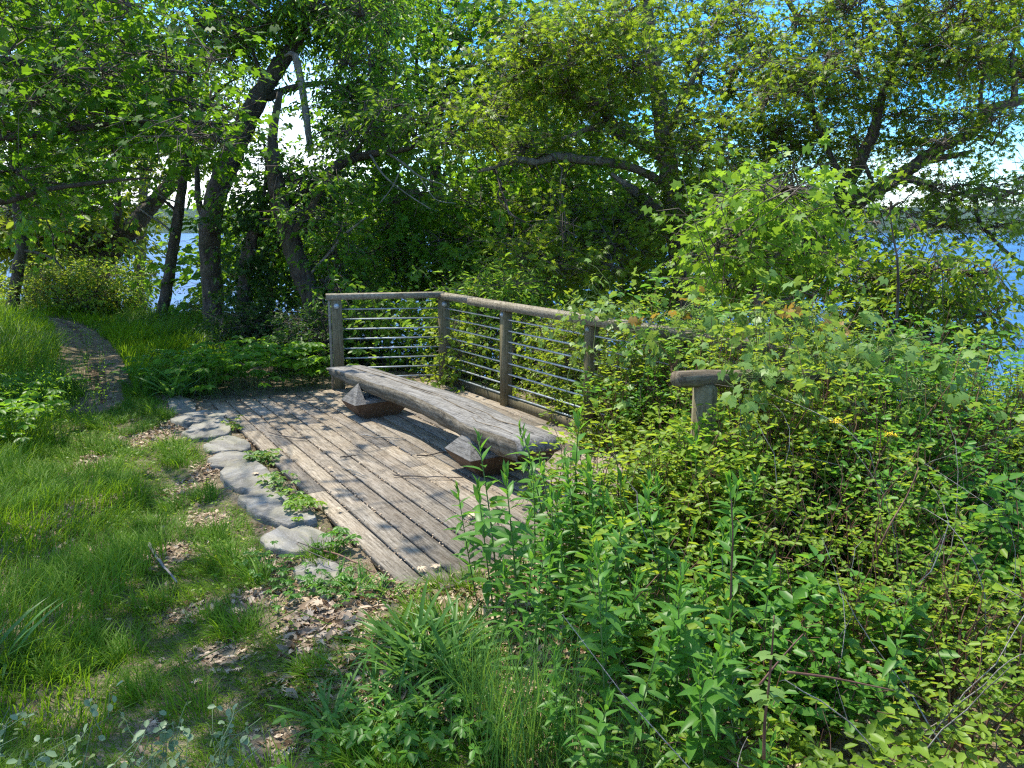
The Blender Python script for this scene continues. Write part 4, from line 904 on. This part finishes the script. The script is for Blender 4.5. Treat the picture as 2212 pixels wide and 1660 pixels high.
# understory carpet below the bushes
g = G(); n = 14000
x = U(-.3, 4.5, n); y = U(1.4, 6.2, n); k = (x > .35-.1*(y-1.7)) & ~on_deck(x, y, -.02) & (x/y < .85); x, y = x[k], y[k]; n = len(x)
a = U(0, 6.283, n); X = np.stack([np.cos(a), np.sin(a), U(-.2, .5, n)], 1)
stamp(g, 'obov', np.stack([x, y, gz(x, y)+U(.02, .28, n)], 1), X, UP+rng.normal(size=(n, 3))*.35, U(.03, .06, n), np.clip(rng.normal(.35, .2, n), 0, 1))
tag(g.build('undergrowth', 'shrub'), kind='stuff')
# ---------------------------------------------------------------- goldenrod stalks
def rod_proto(h, seed, nl=34):
    r = np.random.default_rng(seed); gs = G(); gl = G()
    lean = r.normal(size=2)*.05*h; t = np.linspace(0, 1, 9)
    P = np.stack([lean[0]*t**1.6, lean[1]*t**1.6, h*t], 1); tube(gs, P, np.linspace(.0048, .0022, 9), 6)
    f = np.linspace(.10, 1.0, nl)**.85; ph = np.arange(nl)*2.4+r.normal(size=nl)*.25
    pos = np.stack([np.interp(f, t, P[:, k]) for k in range(3)], 1)
    el = np.where(f > .86, .9+(f-.86)*5, .25+.25*r.normal(size=nl))+.1
    X = np.stack([np.cos(ph)*np.cos(el), np.sin(ph)*np.cos(el), np.sin(el)], 1)
    S = r.uniform(.8, 1.3)*np.where(f < .25, .055, .125*(1-.55*np.clip((f-.72)/.28, 0, 1)))*r.uniform(.8, 1.15, nl)
    N = UP-X*X[:, 2:3]+r.normal(size=(nl, 3))*.18
    stamp(gl, 'lance', pos, X, N, S, np.clip(.35+.45*(f-.4)+r.normal(size=nl)*.14, 0, 1))
    return gs, gl
RODL = 'tall goldenrod stalk with long narrow leaves in the clump at the front of the deck'
protos = []
for k in range(12):
    gs, gl = rod_proto(U(.52, .86), 100+k, int(U(26, 44))); ro = thing('goldenrod', RODL, 'weed', (0, 0, 0), 0, 'goldenrod stalks')
    gs.build('stem', 'green_stem', ro); gl.build('foliage', 'rod', ro, True); protos.append([ro, 0])
def place_rod(x, y, sc, k, label=None, zoff=0):
    p = protos[k]; loc = (x, y, float(gz(x, y))); rot = (U(-.17, .17), U(-.17, .17), U(0, 6.28))
    if p[1] == 0:
        p[1] = 1; o = p[0]; o.location = loc; o.rotation_euler = rot; o.scale = (sc,)*3
        if label: o['label'] = label
    else: o = dup(p[0], loc, rot, sc, label or RODL)
pts = []
while len(pts) < 84:
    x, y = U(-.18, 1.25), U(2.15, 4.15)
    lo = np.interp(y, [2.1, 2.6, 3.2, 3.75, 4.2], [.12, -.02, -.10, -.12, .25]); hi = np.interp(y, [2.1, 3, 4.2], [.72, 1.0, 1.2])
    if lo < x < hi and not on_deck(np.array([x]), np.array([y]), -.02)[0] and all((x-a)**2+(y-b)**2 > .0075 for a, b in pts): pts.append((x, y))
for i, (x, y) in enumerate(pts): place_rod(x, y, U(.8, 1.1)*np.interp(y, [2.1, 2.9, 4.2], [.72, .92, 1.05]), i % 12)
place_rod(-.17, 3.72, .78, 0, 'lone goldenrod stalk standing left of the clump before the deck boards')
place_rod(-.08, 3.45, .62, 3, 'short goldenrod stalk just left of the main clump')
for x, y, s in ((1.3, 3.3, .8), (1.6, 2.9, .75), (1.9, 3.4, .85), (1.5, 3.8, .8), (2.2, 2.9, .75), (1.25, 2.5, .7), (2.4, 3.6, .9)):
    place_rod(x, y, s, int(U(0, 12)), 'goldenrod stalk scattered among the right-hand brambles')
# ---------------------------------------------------------------- grasses
def blades(g, x, y, h, w, lean, fx, fy, tint, segs=4, z=None, kinked=0.):
    """many curved grass blades as tapering strips"""
    n = len(x); t = np.linspace(0, 1, segs+1)
    a = np.arctan2(fy, fx)+rng.normal(size=n)*.75; L = h*U(.6, 1.25, n); le = lean*U(.4, 1.5, n)
    zz = gz(x, y) if z is None else z
    rad = L[:, None]*le[:, None]*t**1.9; hz = L[:, None]*(t-.42*le[:, None]*t**2.2).clip(0)
    P = np.stack([x[:, None]+np.cos(a)[:, None]*rad, y[:, None]+np.sin(a)[:, None]*rad, zz[:, None]-.01+hz], -1)
    b = a+np.pi/2+rng.normal(size=n)*.5; ww = (w*U(.7, 1.3, n))[:, None]*np.array([.8, 1, .85, .55, .06])[None, :segs+1]
    O = np.stack([np.cos(b)[:, None]*ww, np.sin(b)[:, None]*ww, 0*ww], -1)
    V = np.stack([P-O, P+O], 2).reshape(-1, 3)
    base = (np.arange(n)*(segs+1)*2)[:, None]; i = (np.arange(segs)*2)[None]
    q = np.stack([base+i, base+i+1, base+i+3, base+i+2], -1).reshape(-1, 4)
    g.add(V, [q], np.repeat(np.broadcast_to(tint, (n,)), (segs+1)*2))
BARE = [(150, 1110, 55, 40), (360, 1200, 60, 26), (425, 1310, 62, 26), (180, 1000, 42, 22), (505, 1400, 70, 34), (600, 1590, 70, 46), (700, 1320, 110, 55), (800, 1280, 90, 40), (400, 905, 40, 26), (330, 940, 60, 18), (470, 1000, 40, 60), (225, 1180, 40, 26), (620, 1200, 60, 50), (330, 1560, 30, 18), (440, 1120, 50, 20), (690, 1270, 90, 30), (260, 1060, 40, 14), (560, 1290, 60, 28), (120, 1190, 30, 30)]
BW_ = []
for u, v, ru, rv in BARE:
    c = gp(u, v); BW_.append((c[0], c[1], ru*c[1]/F, abs(gp(u, v-rv)[1]-gp(u, v+rv)[1])/2))
def bareness(x, y):
    b = np.zeros(len(x))
    for cx, cy, a, c in BW_: b = np.maximum(b, 1.5-np.hypot((x-cx)/a, (y-cy)/c))
    return b
def vn(x, y, s, seed=0):                                       # smooth value noise from sines
    return (np.sin(x*s+seed)*np.cos(y*s*1.13-seed*1.7)+np.sin((x+y)*s*.71+seed*2.3)+np.cos((x-y*.6)*s*1.9+seed)*.6)/2.6
def lawn_pts(n, x0, x1, y0, y1, thr):
    x = U(x0, x1, n); y = U(y0, y1, n)
    a, b = deck_local(x, y)
    k = (bareness(x, y)+.35*vn(x, y, 7.)+.28*vn(x, y, 17., 2)+rng.normal(size=n)*.18 < thr) & ~((a > -.05) & (b > -.05)) & (a < 1.0) & ~in_path(x, y) & ~on_stone(x, y)
    k &= ~((a > -.45) & (b > 0) & (rng.random(n) < .86))
    k &= np.abs(x/y) < .75
    return x[k], y[k]
g = G()
for n, (x0, x1, y0, y1), h, w in ((52000, (-2.6, .1, 2.1, 4.2), .085, .0016), (52000, (-4.2, -.5, 4.0, 6.4), .095, .0020), (46000, (-6.0, -2.4, 6.2, 9.2), .11, .0026)):
    x, y = lawn_pts(n, x0, x1, y0, y1, .42)
    f = vn(x, y, 2.2, 5); hh = h*(.75+.6*np.clip(vn(x, y, 4.5, 3), -.6, 1))
    blades(g, x, y, hh, w, .95, np.cos(f*3+2.4), np.sin(f*3+2.4), np.clip(.34+.34*vn(x, y, 1.9, 8)+rng.normal(size=len(x))*.16, 0, 1))
# tufts
tx, ty = lawn_pts(900, -5, .0, 2.2, 8.6, .35)
k = rng.random(len(tx)) < .42; tx, ty = tx[k], ty[k]
for cx, cy in zip(tx, ty):
    m = int(U(45, 110)); a = U(0, 6.283, m); r = np.sqrt(U(0, 1, m))*U(.05, .10)
    x = cx+np.cos(a)*r; y = cy+np.sin(a)*r; sd = U(0, 6.28)
    blades(g, x, y, U(.11, .19), .0019+.0002*cy, .8, np.cos(a)*.7+math.cos(2.5), np.sin(a)*.7+math.sin(2.5), np.clip(U(.25, .6)+rng.normal(size=m)*.13, 0, 1))
tag(g.build('grass', 'grass'), kind='stuff')
g2 = G(); x, y = lawn_pts(15000, -4.5, .0, 2.1, 8.0, .75); k = vn(x, y, 2.7, 9)+.5*vn(x, y, 8., 4) > .05; x, y = x[k], y[k]; n = len(x); a = U(0, 6.283, n)
stamp(g2, 'round', np.stack([x, y, gz(x, y)+U(.01, .05, n)], 1), np.stack([np.cos(a), np.sin(a), U(-.2, .3, n)], 1), UP+rng.normal(size=(n, 3))*.4, U(.012, .030, n), np.clip(rng.normal(.5, .2, n), 0, 1))
tag(g2.build('ground_cover', 'shrub'), kind='stuff')
# tall unmown grass: left bank and right of the trail
g = G()
def tall(n, x0, x1, y0, y1, cond, h, w, lean=.55, tm=.4):
    x = U(x0, x1, n); y = U(y0, y1, n); k = cond(x, y) & ~in_path(x, y, -.12); x, y = x[k], y[k]
    f = vn(x, y, 1.6, 2); hh = h*(.7+.5*vn(x, y, 2.3, 6)).clip(.25)
    blades(g, x, y, hh, w, lean, np.cos(f*3+.4), np.sin(f*3+.4), np.clip(tm+.22*vn(x, y, 1.4, 4)+rng.normal(size=len(x))*.17, 0, 1))
tall(30000, -9.5, -3.2, 5.5, 9.5, lambda x, y: x < np.interp(y, [5.5, 7, 8.2, 9.5], [-3.65, -4.15, -4.75, -5.4])+.2*vn(x, y, 3, 1), .46, .0034)
tall(26000, -12, -5, 9, 16.5, lambda x, y: (x < np.interp(y, [9, 11, 13, 16], [-5.3, -6.3, -7.5, -9.5])) & (y < np.interp(x, EX, EY)+.6), .50, .005, .5, .3)
tall(14000, -3.9, -1.4, 2.6, 6, lambda x, y: x < -.50*y-.05+.25*vn(x, y, 3, 1), .30, .0026, .6, .55)
tall(26000, -7.5, -2.6, 8.6, 14.5, lambda x, y: (x > np.interp(y, [8.6, 10, 12, 14], [-4.5, -5.1, -6.2, -7.0])) & (x < np.interp(y, [8.6, 10, 12, 14.5], [-3.3, -3.6, -4.0, -4.6])), .55, .0046, .55, .38)
tall(9000, -9.0, -5.0, 12.5, 15.8, lambda x, y: y > 12.7, .34, .006, .5, .35)
tag(g.build('tall_grass', 'grass'), kind='stuff')
# seed-headed stalks catching the light on the left bank
g = G(); n = 260
y = U(6.0, 9.5, n); x = -.50*y+U(-1.3, .3, n)-.45; A = np.stack([x, y, gz(x, y)], 1); B = A+np.stack([rng.normal(size=n)*.12, rng.normal(size=n)*.1, U(.4, .75, n)], 1)
twigs(g, A, B, .0022, .0012, .1, 5)
for s in range(7):
    f = .78+.04*s
    stamp(g, 'narrow', A*(1-f)+B*f+rng.normal(size=(n, 3))*.008, rng.normal(size=(n, 3))+[0, 0, .8], rng.normal(size=(n, 3)), U(.014, .03, n), .9)
tag(g.build('seeding_grass', 'grass'), kind='stuff')
# broad-bladed grass clump at the deck corner and beside it
def reed_clump(label, spots, nb, h, w, spread=.05, lean=.75):
    c = np.array(spots).mean(0); b = (c[0], c[1], float(gz(c[0], c[1])))
    g = G()
    for (x0, y0) in spots:
        m = int(nb*U(.7, 1.3)); a = U(0, 6.283, m)
        P = np.stack([x0+np.cos(a)*spread*U(0, 1, m), y0+np.sin(a)*spread*U(0, 1, m), np.full(m, float(gz(x0, y0)))], 1)
        el = U(.55, 1.35, m); P[:, 2] += U(0, .10, m)*h*2
        X = np.stack([np.cos(a)*np.cos(el), np.sin(a)*np.cos(el), np.sin(el)], 1); N = UP-X*X[:, 2:3]+rng.normal(size=(m, 3))*.15
        stamp(g, 'blade', P, X, N, h*U(.6, 1.2, m), np.clip(rng.normal(.45, .2, m), 0, 1))
    tag(g.build('broad_grass', 'reed', frame=(*b, 0), smooth=True), label, 'grass clump')
def spots(us, n, j=.07):
    out = []
    for u, v in us:
        p = gp(u, v)
        for _ in range(n): out.append((p[0]+rng.normal()*j, p[1]+rng.normal()*j))
    return out
reed_clump('broad-bladed grass clump between the leaf litter and the goldenrod', spots([(930, 1400), (880, 1420), (960, 1420), (1010, 1430), (920, 1460)], 4), 11, .25, .02)
reed_clump('low broad-bladed grass in front of the leaf litter', spots([(780, 1480), (840, 1530), (720, 1560), (900, 1560), (960, 1520)], 4), 9, .17, .02)
reed_clump('ragged grass tuft at the near left corner of the deck', spots([(760, 1270), (800, 1285), (840, 1275)], 4, .05), 9, .12, .02)
reed_clump('few wide grass blades arching in from the left edge', spots([(-25, 1450), (-10, 1430)], 2, .05), 5, .30, .02)
reed_clump('upright grass shoots at the far end of the stone edging', spots([(365, 860), (385, 855)], 3, .08), 10, .36, .02)
# wiry tall grass clump in the foreground
g = G()
for u, v, n, h in ((1120, 1640, 190, .55), (1180, 1600, 130, .6), (1060, 1560, 150, .5), (1240, 1660, 120, .42), (1330, 1700, 120, .40), (1500, 1720, 120, .35), (1010, 1500, 110, .45), (1420, 1660, 80, .38)):
    p = gp(u, v); x = p[0]+rng.normal(size=n)*.07; y = p[1]+rng.normal(size=n)*.07
    blades(g, x, y, np.full(n, h*.8), .0019, .38, np.cos(U(0, 6.28, n)), np.sin(U(0, 6.28, n)), np.clip(rng.normal(.5, .2, n), 0, 1))
p = gp(1150, 1620); tag(g.build('wiry_grass', 'reed', frame=(*p, 0)), 'tall wiry thin-bladed grass clump at the bottom centre', 'grass clump')
# ---------------------------------------------------------------- leafy ground plants
def leafy(label, us, n, h, size, mat, name='leafy_plant', kind='oval', fingers=5, rad=.12, group=None):
    P0 = np.array([gp(*p) for p in us]); b = P0.mean(0); ro = thing(name, label, 'plant', (b[0], b[1], float(gz(b[0], b[1]))), 0, group)
    gs = G(); gl = G()
    for p in P0:
        m = n; x = p[0]+rng.normal(size=m)*rad; y = p[1]+rng.normal(size=m)*rad
        k = ~on_deck(x, y, -.06); x, y = x[k], y[k]; m = len(x); A = np.stack([x, y, gz(x, y)], 1)
        B = A+np.stack([rng.normal(size=m)*.06, rng.normal(size=m)*.06, h*U(.35, 1.1, m)], 1)
        twigs(gs, A, B, .002, .0012, .1, 4)
        ph = U(0, 6.283, (m, 1)); an = ph+np.linspace(-1.9, 1.9, fingers)[None]
        X = np.stack([np.cos(an), np.sin(an), -.15+0*an], -1); N = np.repeat((UP+rng.normal(size=(m, 3))*.3)[:, None], fingers, 1)
        stamp(gl, kind, np.repeat(B, fingers, 0), X.reshape(-1, 3), N.reshape(-1, 3), size*U(.7, 1.15, m*fingers), np.repeat(np.clip(rng.normal(.5, .22, m), 0, 1), fingers))
    gs.build('stem', 'green_stem', ro); gl.build('foliage', mat, ro)
leafy('five-fingered creeper bed along the back edge of the deck', [(470, 855), (520, 845), (570, 838), (620, 832), (660, 826), (500, 830), (560, 815), (610, 805), (440, 845), (690, 825)], 34, .46, .105, 'mid', 'creeper_bed', 'oval', 5, .20)
leafy('dark leafy plants between the trail and the creeper bed', [(350, 835), (400, 830), (420, 815), (380, 800), (340, 810)], 50, .26, .07, 'rod', 'leafy_plant', 'oval', 5, .22)
leafy('leafy plants with white-sheened leaves on the left bank', [(40, 900), (70, 950), (20, 960), (90, 890)], 36, .40, .08, 'mid', 'leafy_plant', 'oval', 5, .16)
leafy('small creeper sprouting from the deck gap by the blue-grey stone', [(560, 990), (568, 998)], 16, .10, .05, 'vine', 'gap_creeper', 'oval', 5, .035)
leafy('creeper trailing in the deck gap beside the large grey stone', [(590, 1045), (605, 1060), (620, 1072)], 11, .09, .042, 'vine', 'gap_creeper', 'oval', 5, .03)
leafy('creeper rooted where the thin stick meets the deck', [(650, 1095), (665, 1108)], 13, .11, .045, 'bright', 'gap_creeper', 'oval', 5, .03)
leafy('tiny plant at the widest deck gap', [(722, 1172), (730, 1180)], 11, .12, .04, 'rod', 'gap_creeper', 'oval', 5, .03)
leafy('yellowing sprig at the upper end of the deck gap', [(498, 918), (505, 925)], 9, .06, .04, 'shrub', 'gap_creeper', 'oval', 5, .03)
leafy('fine-leaved weeds around the half-buried stone', [(740, 1265), (720, 1285), (690, 1280), (600, 1240), (580, 1210), (640, 1270)], 24, .08, .03, 'rod', 'low_weed', 'oval', 5, .07)
leafy('low green weeds along the bottom right of the litter patch', [(800, 1580), (860, 1600), (930, 1610), (980, 1580), (740, 1610)], 22, .12, .045, 'rod', 'low_weed', 'oval', 4, .09)
leafy('large-leaved sprig leaning on the near bench block', [(1090, 1020), (1130, 1015)], 0, .2, .05, 'vine')if False else None
# sprig growing up by the near bench block
ro = thing('bench_sprig', 'round-leaved sprig growing up between the boards by the near bench block', 'plant', (*dw(1.95, 1.05)[:2], 0.))
gs = G(); gl = G(); A = np.array([[.02, 5.02, 0], [.06, 5.05, 0], [-.06, 5.0, 0], [.1, 5.1, 0]])
B = A+np.array([[.1, -.02, .16], [.13, 0, .22], [-.06, -.04, .07], [.02, -.03, .10]]); twigs(gs, A, B, .0018, .001, .15, 6)
for a, b in zip(A, B):
    m = 7; t = U(.45, 1.05, (m, 1)); an = U(0, 6.28, m)
    stamp(gl, 'round', a*(1-t)+b*t, np.stack([np.cos(an), np.sin(an), U(-.2, .3, m)], 1), UP+rng.normal(size=(m, 3))*.5+[0, -.5, 0], U(.04, .062, m), U(.4, .8, m))
gs.build('stem', 'green_stem', ro); gl.build('foliage', 'bright', ro)
# pale wilted stems, bottom left corner
ro = thing('wilted_weed', 'pale flattened weed stems with small leaves in the bottom left corner', 'weed', (-1.5, 2.3, 0.))
gs = G(); gl = G(); m = 46
A = np.stack([U(-2.0, -.95, m), U(1.9, 2.35, m), np.full(m, .0)], 1); A[:, 2] = gz(A[:, 0], A[:, 1])
B = A+np.stack([U(-.05, .32, m)*np.where(rng.random(m) < .3, -1, 1), U(.0, .32, m), U(.10, .34, m)], 1)
twigs(gs, A, B, .0030, .0014, .13, 7)
C2 = A*.4+B*.6; D2 = C2+np.stack([U(-.12, .14, m), U(-.02, .14, m), U(.03, .14, m)], 1); twigs(gs, C2, D2, .0018, .001, .1, 4)
for E_, F_ in ((A, B), (C2, D2)):
    t = U(.5, 1.02, (m, 4, 1)); Pq = E_[:, None]*(1-t)+F_[:, None]*t
    stamp(gl, 'round', Pq.reshape(-1, 3), rng.normal(size=(m*4, 3)), UP+rng.normal(size=(m*4, 3))*.5, U(.016, .038, m*4), U(.2, .9, m*4))
gs.build('stem', 'pale_stem', ro); gl.build('foliage', 'pale_stem', ro)
# large-leaved plant low in the brambles (lower right) and a white floret
ro = thing('nettle_plant', 'tall-stemmed plant with a few broad toothed leaves at lower right, dark red stem', 'weed', (.80, 2.0, 0.))
gs = G(); gl = G(); P = spline([pt(1650, 1640, 2.0), pt(1652, 1560, 2.0), pt(1660, 1490, 2.0), pt(1668, 1400, 2.0), pt(1672, 1330, 2.0)], 14)
tube(gs, P, np.linspace(.005, .002, 14), 6)
for u, v, an, s in ((1655, 1500, 3.0, .13), (1660, 1495, .3, .12), (1655, 1510, -2.2, .10), (1662, 1500, -.6, .10), (1670, 1420, .2, .12), (1668, 1415, 2.9, .11), (1672, 1340, .8, .07), (1672, 1340, 2.4, .07), (1672, 1345, -1.5, .06)):
    stamp(gl, 'vine', pt(u, v, 2.0)[None], np.array([[math.cos(an), math.sin(an)*.8, -.15]]), UP[None]+rng.normal(size=(1, 3))*.3, np.array([s*.5]), .6)
gs.build('stem', 'red_stem', ro); gl.build('foliage', 'vine', ro)
def umbel(u, v, Y, lab):
    c = pt(u, v, Y); g = G(); m = 60; a = U(0, 6.283, m); r = np.sqrt(U(0, 1, m))*.032
    P = c+np.stack([np.cos(a)*r, np.sin(a)*r*.8, rng.normal(size=m)*.004], 1)
    stamp(g, 'round', P, rng.normal(size=(m, 3)), UP+rng.normal(size=(m, 3))*.3, U(.006, .011, m), .8, 0)
    q = np.tile(c-[0, 0, .05], (10, 1)); twigs(g, q, P[:10], .0009, .0007, .03, 3, 1); twigs(g, (c-[0.02, 0, .35])[None], q[:1], .0018, .0013, .03, 4, 1)
    g.MI = g.MI[:1]+[np.full(len(f), 1) for f in g.F[1:]]
    tag(g.build('yellow_umbel', ['flower', 'green_stem'], frame=(*c, 0)), lab, 'flower')
umbel(1805, 910, 3.7, 'yellow flat-topped flower head left of the dark fence post')
umbel(1925, 940, 3.6, 'yellow flat-topped flower head right of the dark fence post, larger and lower')if False else umbel(1925+0, 938, 3.55, 'yellow flat-topped flower head before the dark fence post')
# ---------------------------------------------------------------- dead leaves and sticks
g = G()
def litter(n, xs_, ys_, keep, size=(.03, .065), lift=.012):
    x = U(*xs_, n); y = U(*ys_, n); k = keep(x, y) & ~on_deck(x, y, .0); x, y = x[k], y[k]; n = len(x)
    P = np.stack([x, y, gz(x, y)+U(.004, lift, n)], 1); a = U(0, 6.283, n)
    for kd, s in (('litter', slice(0, n//3)), ('oak', slice(n//3, n*3//4)), ('narrow', slice(n*3//4, n))):
        m = len(P[s])
        stamp(g, kd, P[s], np.stack([np.cos(a[s]), np.sin(a[s]), rng.normal(size=m)*.25], 1), UP+rng.normal(size=(m, 3))*.42, U(*size, m)*(1.15 if kd != 'litter' else .9), np.clip(rng.normal(.5, .32, m), 0, 1))
litter(52000, (-3.8, .3), (2.1, 8.6), lambda x, y: (bareness(x, y)+.25*vn(x, y, 9., 1)+rng.normal(size=len(x))*.2 > .42) & ~on_stone(x, y), (.016, .05))
litter(7200, (-3.8, .2), (2.1, 8.6), lambda x, y: bareness(x, y)+.25*vn(x, y, 9., 1)+rng.normal(size=len(x))*.25 > .45, (.022, .065), .022)
litter(13000, (-1.0, .35), (2.7, 4.2), lambda x, y: (x > -1.0+.0*y) & (y < 3.9+.55*(x+.6)) & (y > 2.9-.25*(x+1)), (.022, .075), .03)
litter(2500, (-4, -.6), (3.7, 8.6), lambda x, y: (deck_local(x, y)[0] > -.42) & (deck_local(x, y)[0] < .02), (.014, .04))
litter(2600, (-8, -4), (8.2, 13), lambda x, y: in_path(x, y, .05), (.02, .05))
litter(2500, (.2, 2.5), (1.6, 4.6), lambda x, y: x > .2, (.02, .05))
tag(g.build('leaf_litter', 'litter'), kind='stuff')
# loose leaves and sticks lying on the deck and stones, each its own object
def dead_leaf(u, v, z, s, lab):
    p = gp(u, v, z); g = G(); a = U(0, 6.28)
    stamp(g, 'oak', (p+[0, 0, .006])[None], np.array([[math.cos(a), math.sin(a), .05]]), (UP+rng.normal(size=3)*.15)[None], np.array([s]), .85)
    tag(g.build('dead_leaf', 'litter', frame=(*p, 0)), lab, 'leaf', 'dry leaves on the deck and stones')
for u, v, s, lab in ((555, 1027, .075, 'pale fallen oak leaf on the large smooth stone'), (740, 1100, .06, 'small dry leaf lying on the boards near the deck gap'), (1020, 1120, .10, 'curled tan leaf beside the lone goldenrod stalk'), (905, 1225, .08, 'grey dry leaf at the near end of the boards'), (950, 1230, .09, 'pale dry leaf on the board ends, right of the grey one'), (660, 873, .07, 'dry leaf on the far boards by the deck back edge'), (700, 880, .06, 'small dry leaf on the far boards toward the far bench block'), (625, 852, .06, 'dry leaf caught at the back edge of the deck'), (715, 1010, .06, 'dry leaf on the board where two ends meet'), (1180, 1130, .07, 'tan leaf on the boards behind the goldenrod')):
    dead_leaf(u, v, .02, s, lab)
def stick(pts_, r, lab, z=.012, mat='twig'):
    P = spline([gp(u, v, z) for u, v in pts_], 9); P[:, 2] += r+.004*rng.normal(size=9); g = G(); tube(g, P, np.linspace(r, r*.6, 9), 5, .1)
    tag(g.build('fallen_stick', mat, frame=(*P[0], 0)), lab, 'stick')
stick([(580, 936), (625, 946), (662, 950)], .006, 'long thin stick on the far left boards')
stick([(780, 940), (840, 948), (878, 950)], .005, 'thin pale stick on the boards between the two bench blocks', mat='dead')
stick([(900, 986), (940, 982), (985, 974)], .006, 'straight stick with one end under the near bench block')
stick([(850, 1028), (920, 1032), (1000, 1034)], .006, 'long straight stick just before the near bench block')
stick([(735, 990), (770, 986)], .006, 'short dark stick on the boards at a board joint')
stick([(738, 1010), (790, 1030)], .005, 'pale twig on the boards, pointing at the camera', mat='dead')
stick([(635, 1112), (680, 1100), (660, 1104)], .004, 'thin stick across the broad edging stone', .06)
stick([(700, 1190), (760, 1215), (810, 1240)], .006, 'reddish stick lying from the stones to the litter', .02, 'red_stem')
stick([(690, 1190), (640, 1175), (690, 1205), (790, 1236)], .004, 'thin bent twig crossing the half-buried stone', .03)
stick([(322, 1180), (345, 1215), (382, 1262)], .010, 'grey curved stick in the bare patch of the lawn', .02, 'dead')
stick([(1015, 1465), (1020, 1420)], .006, 'upright dry grass straw at the edge of the litter', .02, 'dead') if False else None
stick([(345, 1440), (500, 1395), (640, 1340)], .0035, 'long bent yellow straw lying on the foreground grass', .06, 'green_stem') if False else None
g = G(); P = np.array([gp(350, 1470, .03), gp(470, 1390, .10), gp(560, 1330, .16), gp(640, 1290, .17)]); 
q = np.array([pt(345, 1440, 2.85), pt(480, 1350, 2.95), pt(640, 1264+0, 3.05)])
r0 = gp(350, 1465, .05); r1 = gp(640, 1318, .05); r2 = gp(712, 1350, .03)
P = np.vstack([np.linspace(r0, r1, 10), np.linspace(r1, r2, 6)[1:]]); tube(g, P, .0022, 5)
tag(g.build('grass_straw', 'grass', frame=(*r0, 0)), 'long kinked yellow straw lying over the foreground grass', 'straw')
